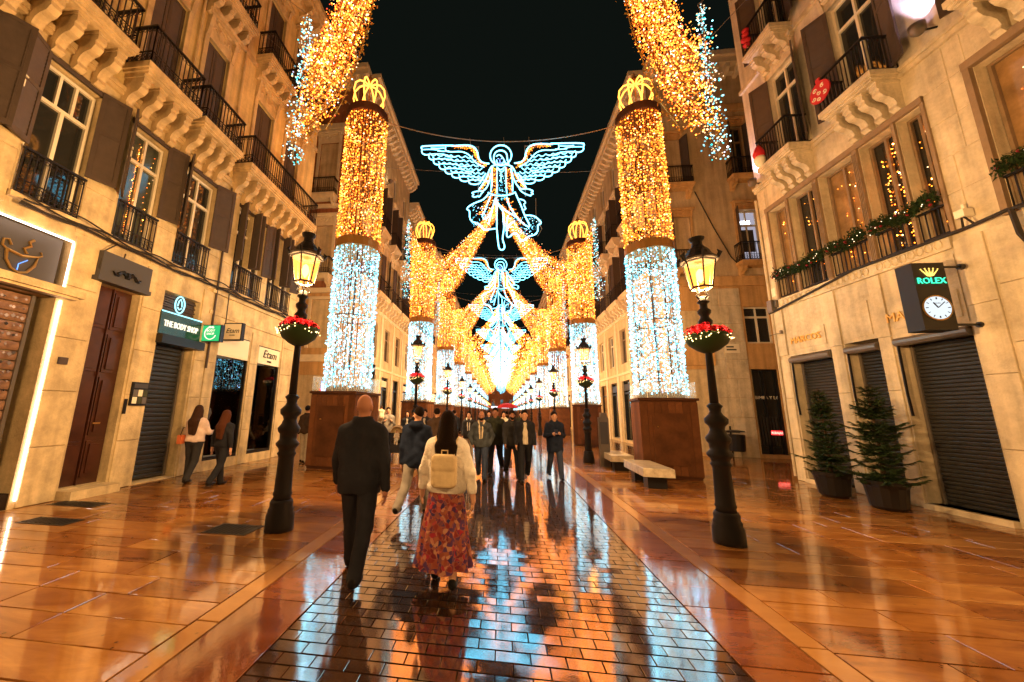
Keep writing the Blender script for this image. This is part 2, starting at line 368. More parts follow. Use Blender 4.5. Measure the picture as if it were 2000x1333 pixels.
# ================================================================ facade kit (local frame: x along the wall, -y towards the street)
def wall(parent, u0, u1, z0, z1, holes, mat, depth=.3, name='wall', y=0.0):
    us = sorted({u0,u1,*[h[0] for h in holes],*[h[1] for h in holes]}); zs = sorted({z0,z1,*[h[2] for h in holes],*[h[3] for h in holes]})
    us = [u for u in us if u0 <= u <= u1]; zs = [z for z in zs if z0 <= z <= z1]
    m = MB()
    for j in range(len(zs)-1):
        run = None
        for i in range(len(us)-1):
            cu, cz = (us[i]+us[i+1])/2, (zs[j]+zs[j+1])/2
            hole = any(h[0] < cu < h[1] and h[2] < cz < h[3] for h in holes)
            if not hole:
                if run is None: run = us[i]
            if (hole or i == len(us)-2) and run is not None:
                e = us[i] if hole else us[i+1]
                m.quad((run,y,zs[j]),(e,y,zs[j]),(e,y,zs[j+1]),(run,y,zs[j+1])); run = None
    for a,b,c,d in holes:
        m.quad((a,y,c),(a,y,d),(a,y+depth,d),(a,y+depth,c)); m.quad((b,y,c),(b,y+depth,c),(b,y+depth,d),(b,y,d))
        m.quad((a,y,d),(b,y,d),(b,y+depth,d),(a,y+depth,d)); m.quad((a,y,c),(a,y+depth,c),(b,y+depth,c),(b,y,c))
    # body behind, so that the block casts shadow and is closed
    m.box(u0, u1, y+depth+.06, y+depth+3.0, z0, z1)
    return m.build(name, mat, parent)
def window(parent, u0, u1, z0, z1, y=.16, cols=2, transom=.3, rows=1, fw=.055, mat=None, pane=None, topcols=None, name='window', panes=True):
    mat = mat or M['white_frame']; pane = pane or M['glass']
    m = MB(); m.box(u0,u0+fw,y-.03,y+.05,z0,z1); m.box(u1-fw,u1,y-.03,y+.05,z0,z1); m.box(u0+fw,u1-fw,y-.03,y+.05,z1-fw,z1); m.box(u0+fw,u1-fw,y-.03,y+.05,z0,z0+fw*1.2)
    zt = z1-(z1-z0)*transom if transom else z1
    if transom: m.box(u0+fw,u1-fw,y-.035,y+.05,zt-fw*.6,zt+fw*.6)
    cw = (u1-u0-2*fw)/cols; cells = []
    for i in range(cols):
        a = u0+fw+i*cw
        if i: m.box(a-fw*.5,a+fw*.5,y-.032,y+.05,z0+fw*1.2,(zt-fw*.6) if transom else z1-fw)
        hz = ((zt-fw*.6) if transom else z1-fw)-(z0+fw*1.2)
        for r in range(rows):
            if r: zz = z0+fw*1.2+hz*r/rows; m.box(a+(fw*.5 if i else 0),a+cw-(fw*.5 if i<cols-1 else 0),y-.028,y+.05,zz-fw*.3,zz+fw*.3)
            cells.append((a+.005,a+cw-.005,z0+fw*1.2+hz*r/rows,z0+fw*1.2+hz*(r+1)/rows))
    if transom:
        tc = topcols or cols; cw = (u1-u0-2*fw)/tc
        for i in range(tc):
            a = u0+fw+i*cw
            if i: m.box(a-fw*.4,a+fw*.4,y-.03,y+.05,zt+fw*.6,z1-fw)
            cells.append((a+.005,a+cw-.005,zt,z1-fw*.5))
    wn = m.build(name, mat, parent)
    if panes:
        for a,b,c,d in cells:
            q = MB(); t = random.uniform(-.004,.004); q.add([(a,y+.02,c),(b,y+.02+t,c),(b,y+.02+t,d),(a,y+.02,d),(a,y+.05,c),(b,y+.05,c),(b,y+.05,d),(a,y+.05,d)],[(0,1,2,3),(7,6,5,4),(0,4,5,1),(1,5,6,2),(2,6,7,3),(3,7,4,0)]); q.build('pane', pane, wn)
    else:
        q = MB()
        for a,b,c,d in cells: q.box(a,b,y+.02,y+.05,c,d)
        q.build('panes', pane, wn)
    return wn
def leaf(parent, hx, y, z0, z1, wdt, ang, side, mat=None, name='shutter', handle=False):
    """louvred shutter leaf hinged at hx; side=-1 swings out to the left"""
    m = MB(); s = side; t = .035; f = .07
    def bx(a,b,c,d,y0,y1): m.box(s*a,s*b,y0,y1,c,d)
    h = z1-z0; mid = h*.52
    bx(0,f,0,h,-t,0); bx(wdt-f,wdt,0,h,-t,0); bx(f,wdt-f,0,f*1.3,-t,0); bx(f,wdt-f,h-f,h,-t,0); bx(f,wdt-f,mid,mid+f,-t,0)
    for a, b in ((f*1.3, mid), (mid+f, h-f)):
        n = max(6, int((b-a)/.07))
        for i in range(n):
            z = a+(b-a)*i/n; m.add([(s*f,-t*.25,z),(s*(wdt-f),-t*.25,z),(s*(wdt-f),-t*.8,z+(b-a)/n*1.05),(s*f,-t*.8,z+(b-a)/n*1.05)],[(0,1,2,3)])
        m.box(s*f, s*(wdt-f), -t*.2, -t*.12, a, b)
    o = m.build(name, mat or M['shutter'], parent, loc=(hx,y,z0), rot=(0,0,-s*ang))
    if handle:
        k = MB(); k.box(s*(wdt*.82),s*(wdt*.82+.022),-.055,-.035,h*.42,h*.42+.12); k.box(s*(wdt*.82-.03),s*(wdt*.82+.04),-.06,-.036,h*.52,h*.52+.02)
        k.build('latch', M['white_frame'], o)
    return o
def rail_mesh(m, pts, z0, z1, step=.1, scroll=True):
    """iron railing along a polyline of (x,y)"""
    for (ax,ay),(bx,by) in zip(pts[:-1], pts[1:]):
        L = math.hypot(bx-ax,by-ay); dx,dy = (bx-ax)/L,(by-ay)/L
        def bar(s0,s1,c,d,wd):
            X0,Y0,X1,Y1 = ax+dx*s0,ay+dy*s0,ax+dx*s1,ay+dy*s1; nx,ny = -dy*wd/2,dx*wd/2
            m.add([(X0-nx,Y0-ny,c),(X1-nx,Y1-ny,c),(X1+nx,Y1+ny,c),(X0+nx,Y0+ny,c),(X0-nx,Y0-ny,d),(X1-nx,Y1-ny,d),(X1+nx,Y1+ny,d),(X0+nx,Y0+ny,d)],((0,3,2,1),(4,5,6,7),(0,1,5,4),(1,2,6,5),(2,3,7,6),(3,0,4,7)))
        bar(-.02,L+.02,z1-.035,z1,.055); bar(0,L,z0+.03,z0+.055,.03)
        if scroll: bar(0,L,z0+.27,z0+.285,.02)
        n = max(2,int(L/step))
        for i in range(n+1):
            s = L*i/n; bar(s-.008,s+.008,z0+.04,z1-.03,.016)
            if scroll and i < n:
                c = s+L/n/2
                for zc, r in ((z0+.1,.036),(z0+.19,.036),(z1-.10,.03)):
                    ring = [(ax+dx*(c+r*math.cos(t)),ay+dy*(c+r*math.cos(t)),zc+r*1.1*math.sin(t)) for t in [k*math.pi/4 for k in range(8)]]
                    m.tube(ring,.007,3,closed=True)
    return m
_corb = {}
def corbel_mesh(d, h, wd, mat):
    k = (d,h,wd,mat.name)
    if k not in _corb:
        P = [(0,0),(-d*.98,0),(-d,-h*.16),(-d*.9,-h*.2),(-d*.93,-h*.32),(-d*.78,-h*.46),(-d*.55,-h*.52),(-d*.38,-h*.62),(-d*.30,-h*.78),(-d*.36,-h*.9),(-d*.2,-h),(0,-h*.97)]
        m = MB(); m.prism(P,-wd/2,wd/2); m.box(-wd*.62,wd*.62,-d*1.02,0,-h*.0,h*.08)
        _corb[k] = m.mesh('corbel', mat)
    return _corb[k]
def balcony(parent, u0, u1, z, proj=.6, ncorb=4, th=.22, rh=.92, matS=None, ch=.75, wd=.17, step=.1, scroll=True, rail=True):
    matS = matS or M['mouldA']
    m = MB(); m.box(u0,u1,-proj,.0,z+th*.45,z+th); m.box(u0+.03,u1-.03,-proj+.03,.0,z+th*.2,z+th*.45); m.box(u0+.07,u1-.07,-proj+.07,0,z,z+th*.2)
    b = m.build('balcony', matS, parent)
    cm = corbel_mesh(proj*.75, ch, wd, matS)
    for i in range(ncorb):
        link('corbel', cm, b, (u0+.16+(u1-u0-.32)*i/max(1,ncorb-1), 0, z-ch*.08-.002))
    if rail:
        r = rail_mesh(MB(), [(u0+.05,-.01),(u0+.05,-proj+.05),(u1-.05,-proj+.05),(u1-.05,-.01)], z+th, z+th+rh, step, scroll)
        r.build('railing', M['iron'], b)
    return b
def surround(parent, u0, u1, z0, z1, wd=.12, proud=.05, mat=None, pediment=0, name='door_surround'):
    mat = mat or M['mouldA']; m = MB()
    m.box(u0-wd,u0,-proud,.02,z0,z1+wd); m.box(u1,u1+wd,-proud,.02,z0,z1+wd); m.box(u0,u1,-proud,.02,z1,z1+wd)
    if pediment:
        p = pediment; m.box(u0-wd,u1+wd,-proud*.8,.02,z1+wd,z1+wd+p*.62)
        m.box(u0-wd*1.3,u1+wd*1.3,-proud*3,.02,z1+wd+p*.62,z1+wd+p*.75); m.box(u0-wd*1.7,u1+wd*1.7,-proud*4.2,.02,z1+wd+p*.75,z1+wd+p*.9)
        for uu in (u0-wd*.5,u1+wd*.5): m.prism([(.0,z1+wd-p*.25),(-proud*1.4,z1+wd-p*.15),(-proud*3,z1+wd+p*.6),(0,z1+wd+p*.6)],uu-wd*.45,uu+wd*.45)
        ring = [((u0+u1)/2+p*.17*math.cos(t),-proud*1.0,z1+wd+p*.32+p*.22*math.sin(t)) for t in [k*math.pi/6 for k in range(12)]]
        m.tube(ring,.025,5,closed=True)
        for s in (-1,1): m.tube([((u0+u1)/2+s*p*(.22+.1*k),-proud,z1+wd+p*(.3+.1*math.sin(k*1.7))) for k in range(5)],.028,5)
    return m.build(name, mat, parent)
def closed_shutters(parent, u0, u1, z0, z1, y=.1, mat=None):
    w2 = (u1-u0)/2
    a = leaf(parent, u0+.005, y, z0, z1, w2-.01, 0, 1, mat); b = leaf(parent, u1-.005, y, z0, z1, w2-.01, 0, -1, mat)
    return a, b
def cornice(parent, u0, u1, z, h=.5, proj=.5, mat=None, mod=.55, name='cornice', end=0.0):
    mat = mat or M['trim']; m = MB()
    m.box(u0,u1,-proj*.35,.0,z,z+h*.35); m.box(u0-end,u1+end,-proj*.8,.0,z+h*.35,z+h*.7); m.box(u0-end,u1+end,-proj,.0,z+h*.7,z+h)
    n = int((u1-u0)/mod) if mod else 0
    for i in range(n):
        u = u0+(i+.5)*(u1-u0)/n; m.prism([(0,z+h*.34),(-proj*.75,z+h*.34),(-proj*.7,z+h*.1),(-proj*.4,z-h*.1),(0,z-h*.2)],u-.09,u+.09)
    return m.build(name, mat, parent)
def ashlar(parent, u0, u1, z0, z1, ch, proud=.012, mat=None, y=0.0, split=True, seed=1, gap=.01):
    """courses of dressed stone blocks, each a piece of its own"""
    rnd = random.Random(seed); n = max(1, round((z1-z0)/ch)); h = (z1-z0)/n
    for j in range(n):
        cuts = [u0,u1] if (not split or (u1-u0) < .7) else [u0, u0+(u1-u0)*rnd.choice((.35,.5,.62)), u1]
        for a, b in zip(cuts[:-1], cuts[1:]):
            p = proud+rnd.uniform(-.004,.004)
            m = MB(); e = .008; A,B,C,D = a+gap/2,b-gap/2,z0+j*h+gap/2,z0+(j+1)*h-gap/2
            m.add([(A,y+.02,C),(B,y+.02,C),(B,y+.02,D),(A,y+.02,D),(A,y-p+e,C),(B,y-p+e,C),(B,y-p+e,D),(A,y-p+e,D),(A+e,y-p,C+e),(B-e,y-p,C+e),(B-e,y-p,D-e),(A+e,y-p,D-e)],
                  [(0,1,5,4),(1,2,6,5),(2,3,7,6),(3,0,4,7),(4,5,9,8),(5,6,10,9),(6,7,11,10),(7,4,8,11),(8,9,10,11)])
            m.build('stone_block', mat, parent)
def roller(parent, u0, u1, z0, z1, y=.22, pitch=.085, mat=None, parts=True, name='roller_shutter'):
    mat = mat or M['roller']
    m = MB(); m.box(u0,u0+.05,y-.04,y+.06,z0,z1); m.box(u1-.05,u1,y-.04,y+.06,z0,z1)
    o = m.build(name, M['roller_box'], parent)
    n = int((z1-z0)/pitch); h = (z1-z0)/n
    prof = [(.03,0),(-.004,h*.06),(-.012,h*.3),(-.012,h*.7),(-.004,h*.92),(.03,h*.94)]
    if parts:
        sm = MB().prism(prof,u0+.05,u1-.05).mesh('slat', mat)
        for i in range(n): link('slat', sm, o, (0,y,z0+i*h))
    else:
        q = MB()
        for i in range(n): q.prism([(a+y,b+z0+i*h) for a,b in prof],u0+.05,u1-.05)
        q.build('slats', mat, o)
    return o
def bulbs(name, pts, rad, cols, mat, parent=None, kind='stuff', low=False, loc=(0,0,0)):
    pts = np.asarray(pts, np.float32); n = len(pts); rad = np.broadcast_to(np.asarray(rad, np.float32), (n,))
    if low:
        base = np.array([(1,1,1),(-1,-1,1),(-1,1,-1),(1,-1,-1)], np.float32)*.75; fc = np.array([(0,1,3),(0,2,1),(0,3,2),(1,2,3)])
    else:
        base = np.array([(1,0,0),(-1,0,0),(0,1,0),(0,-1,0),(0,0,1),(0,0,-1)], np.float32)
        fc = np.array([(0,2,4),(2,1,4),(1,3,4),(3,0,4),(2,0,5),(1,2,5),(3,1,5),(0,3,5)])
    k = len(base); V = (pts[:,None,:]+base[None]*rad[:,None,None]).reshape(-1,3)
    Fc = (fc[None]+(np.arange(n)*k)[:,None,None]).reshape(-1,3)
    me = bpy.data.meshes.new(name); me.vertices.add(len(V)); me.vertices.foreach_set('co', V.ravel())
    me.loops.add(len(Fc)*3); me.loops.foreach_set('vertex_index', Fc.ravel().astype(np.int32))
    me.polygons.add(len(Fc)); me.polygons.foreach_set('loop_start', np.arange(0,len(Fc)*3,3,dtype=np.int32))
    me.update(); me.validate()
    C = np.ones((n,k,4), np.float32); C[:,:,:3] = np.asarray(cols, np.float32)[:,None,:]
    me.attributes.new('glow','FLOAT_COLOR','POINT').data.foreach_set('color', C.ravel()); me.materials.append(mat)
    return link(name, me, parent, loc, kind=kind)
def gold_cols(n, gain=1.0):
    t = RNG.random(n); c = np.zeros((n,3))
    pal = np.array([(1,.19,.012),(1,.25,.025),(1,.34,.06),(1,.12,.012),(1,.52,.22)]); idx = RNG.choice(5, n, p=[.34,.3,.2,.09,.07])
    return pal[idx]*(np.exp(RNG.normal(0,.75,n))*gain)[:,None]
def white_cols(n, gain=1.0):
    pal = np.array([(.14,.66,.95),(.24,.78,1),(.55,.92,1),(.09,.52,.66),(.42,.6,1)]); idx = RNG.choice(5, n, p=[.34,.3,.15,.15,.06])
    return pal[idx]*(np.exp(RNG.normal(0,.75,n))*gain)[:,None]
# ================================================================ near left building
A = thing('corner_building', 'ochre plaster building on the left with dark open shutters, coffee shop and panelled door', 'building', (-7.57,0,0), R_(90))
AW = [(2.75,3.65),(4.33,5.22),(5.85,6.68),(7.22,8.18),(9.1,10.35),(10.7,11.98)]
AD = [(2.8,3.6),(4.0,4.9),(5.72,6.52),(7.15,7.9),(9.15,10.0),(10.75,11.6)]
holesG = [(1.2,5.22,0,3.42),(1.2,5.30,3.62,4.5),(5.87,6.66,.16,3.92),(7.2,8.22,.02,4.22),(9.0,10.27,.25,3.62),(10.7,11.87,.25,3.56)]
holesW = [(a,b,4.87,7.4) for a,b in AW]; holesD = [(a,b,8.42,11.15) for a,b in AD]; holesT = [(a,b,12.55,15.2) for a,b in AD]
wall(A, 0.0, 12.75, 0, 4.62, holesG, M['stoneA'], .6, name='ground_storey_wall')
wall(A, 0.0, 12.75, 4.62, 7.8, holesW, M['stoneA'], name='mezzanine_wall')
wall(A, 0.0, 12.75, 7.8, 17.2, holesD+holesT, M['plasterA'], name='upper_wall')
MB().box(0,12.8,-.10,.0,7.82,7.92).build('string_course', M['mouldA'], A); MB().box(0,12.8,-.07,.0,7.74,7.82).build('string_course', M['mouldA'], A); MB().box(0,12.8,-.07,0,12.05,12.2).build('string_course', M['mouldA'], A); MB().box(0,12.8,-.05,0,8.36,8.44).build('string_course', M['mouldA'], A)
cornice(A, 0, 12.9, 16.4, .7, .7, M['mouldA'], .6)
# corner return wall
m = MB(); m.box(12.752,12.77,.0,9,0,16.4); m.build('side_wall', M['plasterA'], A)
# stone pilasters between the ground openings
for k,(a,b,z1) in enumerate(((5.30,5.82,4.6),(6.70,7.16,4.6),(8.26,8.62,4.6),(8.64,8.96,4.6),(10.31,10.66,3.9),(11.91,12.6,4.6))):
    ashlar(A, a, b, .0, z1, .95, .03, M['stoneA'], split=False, seed=k)
for k,(a,b) in enumerate(((3.69,4.29),(5.26,5.81),(6.72,7.18),(8.22,9.06),(10.39,10.66),(12.02,12.7))):
    ashlar(A, a, b, 4.66, 7.35, .9, .016, M['stoneA'], split=False, seed=k+20)
m = MB(); m.box(8.5,12.75,-.06,.0,4.02,4.12); m.box(8.5,12.75,-.08,0,4.60,4.68); m.build('fascia_moulding', M['stoneA'], A)
# mezzanine windows, shutters, iron window guards
for i,(a,b) in enumerate(AW):
    dbl = b-a > 1.1
    wn = window(A, a+.02, b-.02, 4.9, 7.36, y=.14, cols=2 if not dbl else 4, transom=.27, topcols=3 if i==1 else (2 if not dbl else 4), pane=M['glass_dim'] if i in (2,) else M['glass'])
    sw = (b-a)*.5
    angL, angR = [(.8,.5),(.45,.4),(.85,.4),(.9,.45),(1.2,.5),(1.2,.6)][i]
    if not dbl:
        leaf(A, a+.02, -.02, 5.72, 7.5, sw, angL, -1, handle=True); leaf(A, b-.02, -.02, 5.72, 7.5, sw, angR, 1)
    else:
        mid = (a+b)/2
        leaf(A, a+.02, -.02, 5.72, 7.5, sw*.5, angL, -1, handle=(i==4)); leaf(A, mid-.03, -.02, 5.72, 7.5, sw*.5, 1.35, -1)
        leaf(A, mid+.03, -.02, 5.72, 7.5, sw*.5, 1.2, 1); leaf(A, b-.02, -.02, 5.72, 7.5, sw*.5, angR, 1)
        mm = MB(); mm.box(mid-.05,mid+.05,-.02,.2,4.87,7.4); mm.build('mullion', M['stoneA'], wn)
    r = rail_mesh(MB(), [(a+.01,-.05),(b-.01,-.05)], 4.84, 5.66, .085, True); r.build('window_guard', M['iron'], wn)
    mm = MB(); mm.box(a-.04,b+.04,-.08,.1,4.78,4.87); mm.build('sill', M['stoneA'], wn)
    m2 = MB(); m2.box(a-.05,b+.05,-.035,.02,7.4,7.5); m2.build('lintel', M['shutter'], wn)
    if i == 2:     # fairy lights seen through the second window
        P = []; 
        for uu in (a+.32,a+.40): P += [(uu+RNG.normal(0,.012),.135,5.1+2.1*k/46) for k in range(46)]
        P += [(b-.18+RNG.normal(0,.03),.135,5.2+2.0*k/16) for k in range(16)]
        bulbs('fairy_lights', P, .011, gold_cols(len(P),1.6), M['bulb_small'], wn, kind='stuff')
# first floor balconies and shuttered doors
for (a,b,n) in ((3.55,5.2,5),(5.42,6.76,4),(6.86,8.2,4),(8.55,12.35,9)):
    balcony(A, a, b, 8.2, .62, n, .24, .9, ch=.68, wd=.15)
for i,(a,b) in enumerate(AD):
    surround(A, a, b, 8.44, 11.15, .12, .05, M['mouldA'], .75)
    closed_shutters(A, a, b, 8.44, 11.14)
    surround(A, a, b, 12.55, 15.2, .12, .05, M['mouldA'], .5)
    closed_shutters(A, a, b, 12.55, 15.18)
for (a,b,n) in ((3.6,5.2,4),(5.42,6.8,4),(6.86,8.2,4),(8.85,10.3,4),(10.5,12.0,4)):
    balcony(A, a, b, 12.25, .55, n, .24, .9, ch=.5, wd=.14)
for uu in (6.86, 8.42): m = MB(); m.tube([(uu,-.05,16.3),(uu,-.05,8.6),(uu+.02,-.05,7.95)],.035,6); m.build('downpipe', M['mouldA'], A)
m = MB(); m.tube([(8.62,-.05,7.7),(8.62,-.06,4.9),(8.63,-.06,2.6)],.03,6); m.build('conduit', M['shutter'], A)
# coffee shop front
cs = MB(); cs.box(.2,5.22,.12,.16,3.66,4.46); o = cs.build('shop_sign_panel', M['slate'], A)
# cup logo in relief
k = MB(); c0 = (4.72,.10,3.92)
def P_(dx,dz): return (c0[0]+dx, c0[1], c0[2]+dz)
k.tube([P_(-.2,.08),P_(-.18,-.08),P_(-.1,-.2),P_(.0,-.24),P_(.1,-.2),P_(.18,-.06),P_(.2,.1),P_(.0,.04),P_(-.2,.08)],.022,6)
k.tube([P_(-.2,.08),P_(-.26,.12),P_(-.26,.22),P_(-.2,.24),P_(-.16,.16)],.018,6); k.tube([P_(.2,.1),P_(.25,.14),P_(.22,.2)],.014,5)
k.tube([P_(.05,.1),P_(.0,.17),P_(.08,.24),P_(.05,.3),P_(.1,.36)],.022,6); k.build('cup_logo', M['gold_metal'], o)
k = MB(); k.tube([P_(-.02,-.2),P_(-.02,-.1),P_(.08,.0)],.006,4); k.tube([P_(-.62,-.1),P_(-.5,.06),P_(-.42,-.02),P_(-.5,-.16),P_(-.62,-.1)],.02,5); k.build('blue_mark', M['led_blue'], o)
k = MB(); k.box(.2,5.5,-.22,.1,3.46,3.58); k.box(.2,5.44,-.16,.1,3.42,3.46); k.build('shop_ledge', M['stoneA'], A)
k = MB(); k.tube([(5.28,-.02,4.44),(5.28,-.02,3.6)],.014,6); k.tube([(.4,-.02,4.46),(5.28,-.02,4.46)],.014,6); k.tube([(5.28,-.02,3.38),(5.28,-.02,.12)],.014,6); k.build('led_strip', M['led'], A)
k = MB()
for uu in (2.2,3.2,4.2): k.lathe([(.05,3.40),(.06,3.418)],10,(uu,-.08))
k.build('downlight', M['led'], A)
rs = roller(A, 1.22, 5.1, .25, 3.4, .26, .155, plain('lit_perforated_slat', (.34,.19,.12), .35, metal=.35, var=.5, vscale=9), True)
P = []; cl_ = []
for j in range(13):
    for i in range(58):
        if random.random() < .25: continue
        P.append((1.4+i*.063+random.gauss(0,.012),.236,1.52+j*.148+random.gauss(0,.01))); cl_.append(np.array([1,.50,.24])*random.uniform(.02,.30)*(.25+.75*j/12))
bulbs('goods_glow', P, RNG.uniform(.016,.036,len(P)), cl_, M['bulb_small'], A)  # glowing specks before the slats stand in for lit goods behind, brighter upwards
k = MB(); k.box(1.2,5.22,.02,.3,0,.24); k.build('threshold', M['grout'], A)
k = MB()
for i in range(4): k.box(2.1+i*.8,2.1+i*.8+.06,.16,.20,.3,2.0)
k.build('bollard_rack', M['black'], A)
# panelled entrance door
d = MB(); d.box(5.87,6.66,.2,.26,.16,3.92); dr = d.build('door', M['door_wood'], A)
for s in (0,1):
    a = 5.90+s*.385; b = a+.355
    for z0,z1 in ((.3,.95),(1.05,2.15),(2.25,3.0),(3.1,3.85)):
        q = MB(); q.box(a+.03,b-.03,.17,.2,z0,z1); q.box(a+.08,b-.08,.14,.17,z0+.06,z1-.06); q.build('door_panel', M['door_wood'], dr)
q = MB(); q.box(6.255,6.275,.15,.2,.16,3.92); q.build('astragal', M['door_wood'], dr)
q = MB(); q.box(6.33,6.46,.13,.15,1.26,1.29); q.build('letter_slot', M['gold_metal'], dr)
q = MB(); q.box(5.7,6.7,-.14,.02,3.98,4.5); q.box(5.66,6.72,-.18,.02,3.92,4.0); oh = q.build('door_hood', M['slate'], A)
q = MB()
for s in (-1,1): q.tube([(6.2+s*(.04+.05*i),-.155,4.16+.05*math.sin(i*1.3)) for i in range(6)],[.035,.045,.03,.045,.03,.012],5)
q.lathe([(.05,4.1),(.06,4.16),(.045,4.22)],8,(6.2,-.15)); q.build('scroll_ornament', M['black'], oh)
q = MB(); q.box(5.85,6.7,-.30,.2,0,.15); q.build('door_step', M['stoneA'], A)
q = MB(); q.box(6.79,7.15,-.075,-.03,1.62,2.1); pl = q.build('notice_case', M['iron'], A)
for i in range(3):
    for j in range(2):
        q = MB(); q.box(6.82+i*.107,6.82+i*.107+.095,-.082,-.076,1.66+j*.15,1.66+j*.15+.135); q.build('notice', [M['white_sign'],M['glass_dim'],M['roller_box']][(i+2*j)%3], pl)
q = MB(); q.box(6.82,7.12,-.082,-.076,1.98,2.07); q.build('notice', M['slate'], pl)
q = MB(); q.box(6.7,6.76,-.05,-.03,1.45,1.75); q.build('intercom', M['iron'], A)
q = MB(); q.box(5.42,5.56,-.06,-.03,2.3,2.42); q.build('vent_grille', M['shutter'], A)
# cosmetics shop: louvre, sign, roller shutter
q = MB()
for i in range(8): q.box(7.22,8.2,.10+.03*(i%2),.16,3.78+i*.055,3.78+i*.055+.035)
q.box(7.2,8.22,.17,.2,3.75,4.22); lo = q.build('louvre', M['shutter'], A)
q = MB(); q.box(7.16,8.3,-.05,.06,3.22,3.74); sg = q.build('fascia_sign', M['sign_green'], A)
text('THE BODY SHOP', .2, M['letters_lit'], sg, (7.72,-.065,3.46), ext=.012, sx=.62)
q = MB(); q.box(7.16,8.3,-.055,-.045,3.72,3.745); q.build('sign_edge_light', M['cyan_lit'], sg)
ring = [(7.68+.13*math.cos(t),.04,4.0+.2*math.sin(t)) for t in [i*math.pi/10 for i in range(20)]]
q = MB(); q.tube(ring,.016,5,closed=True); q.tube([(7.62,.04,3.96),(7.64,.04,4.08),(7.68,.04,4.14),(7.72,.04,4.08),(7.74,.04,3.96)],.013,4); q.tube([(7.62,.04,3.93),(7.68,.04,3.88),(7.74,.04,3.93)],.013,4); q.build('round_logo', M['cyan_lit'], lo)
roller(A, 7.24, 8.18, .05, 3.0, .24, .1)
q = MB(); q.box(7.16,8.36,-.18,.2,3.0,3.2); q.build('roller_housing', M['black'], A)
# lingerie shop windows
for a,b,zt in ((9.0,10.27,3.62),(10.7,11.87,3.56)):
    q = MB(); q.box(a,b,.56,.58,.25,zt); bk = q.build('shop_window', M['glowing_shop_back'], A)
    q = MB(); q.box(a,a+.05,.02,.10,.25,zt); q.box(b-.05,b,.02,.10,.25,zt); q.box(a+.05,b-.05,.02,.1,.25,.33); q.box(a+.05,b-.05,.02,.1,zt-.02,zt); q.build('frame', M['iron'], bk)
    q = MB(); q.add([(a+.05,.46,.33),(b-.05,.08,.33),(b-.05,.08,2.98),(a+.05,.46,2.98),(a+.05,.47,.33),(b-.05,.09,.33),(b-.05,.09,2.98),(a+.05,.47,2.98)],[(0,1,2,3),(7,6,5,4),(3,2,6,7)]); q.build('pane', M['shop_glass'], bk)
    q = MB(); q.lathe([(.05,.9),(.13,1.05),(.10,1.25),(.15,1.45),(.12,1.58),(.035,1.62),(.03,1.72)],12,(a+.42,.44)); q.tube([(a+.42,.44,.35),(a+.42,.44,.9)],.014,5); q.build('display_bust', M['slate'], bk)
    for cx,cz,w2,h2 in ((.72,.75,.09,.16),(.95,.6,.07,.12),(.3,.62,.06,.2)): MB().box(a+cx-w2,a+cx+w2,.40,.41,cz-h2,cz+h2).build('price_card', M['white_sign'], bk)
    q = MB(); q.box(a+.02,b-.02,.0,.05,3.0,zt-.03); q.build('sign_board', M['cream_board'], bk)
    if a > 10: text('Etam', .36, M['black'], bk, ((a+b)/2,-.012,3.32), ext=.006, shear=.25); text('PARIS', .09, M['black'], bk, ((a+b)/2,-.012,3.10), ext=.006)
# bundled cables along the facade
q = MB()
for j in range(4):
    pts = []; ph = random.random()*6
    for i in range(70):
        u = 4.4+8.2*i/69; sag = .05*math.sin(u*2.1+ph)+.035*math.sin(u*5.3+ph*2)
        pts.append((u,-.12-.02*j,4.72+.03*j+sag*(1 if j else .3)))
    q.tube(pts,.016+.006*(j==0),5)
q.tube([(5.9,-.12,4.7),(5.72,-.12,4.5),(5.7,-.1,4.15),(5.85,-.1,4.02),(6.05,-.12,4.12),(6.1,-.12,4.6)],.014,5)
q.tube([(9.02,-.1,4.7),(9.05,-.1,3.4)],.014,5)
q.build('cable_bundle', M['cable'], A)
# projecting signs on the left facade
t = thing('hanging_sign', 'green lit square sign with round white logo, first of the two on the left facade', 'sign', (-7.3,8.45,3.46), 0, 'small projecting shop signs')
q = MB(); q.box(-.29,.27,-.06,.06,-.22,.22); q.build('case', M['black'], t); q = MB(); q.box(-.26,.24,-.066,-.062,-.2,.2); fc = q.build('lit_face', M['green_box'], t)
q = MB(); q.tube([(.16*math.cos(x)-.01,-.072,.16*math.sin(x)) for x in [R_(60)+i*R_(300-20)/14 for i in range(15)]],.012,4); q.build('ring_mark', M['letters_lit'], fc)
text('THE\nBODY\nSHOP', .085, M['letters_lit'], fc, (-.01,-.072,.065), ext=.003)
t = thing('hanging_sign', 'pale square sign with dark italic lettering, second on the left facade', 'sign', (-7.14,9.0,3.62), 0, 'small projecting shop signs')
q = MB(); q.box(-.28,.26,-.06,.06,-.24,.24); q.build('case', M['iron'], t); q = MB(); q.box(-.25,.23,-.066,-.062,-.21,.21); fc = q.build('face', M['cream_board'], t)
text('Etam', .19, M['black'], fc, (-.01,-.07,.02), ext=.003, shear=.3); text('LINGERIE', .04, M['black'], fc, (-.01,-.07,-.1), ext=.003)

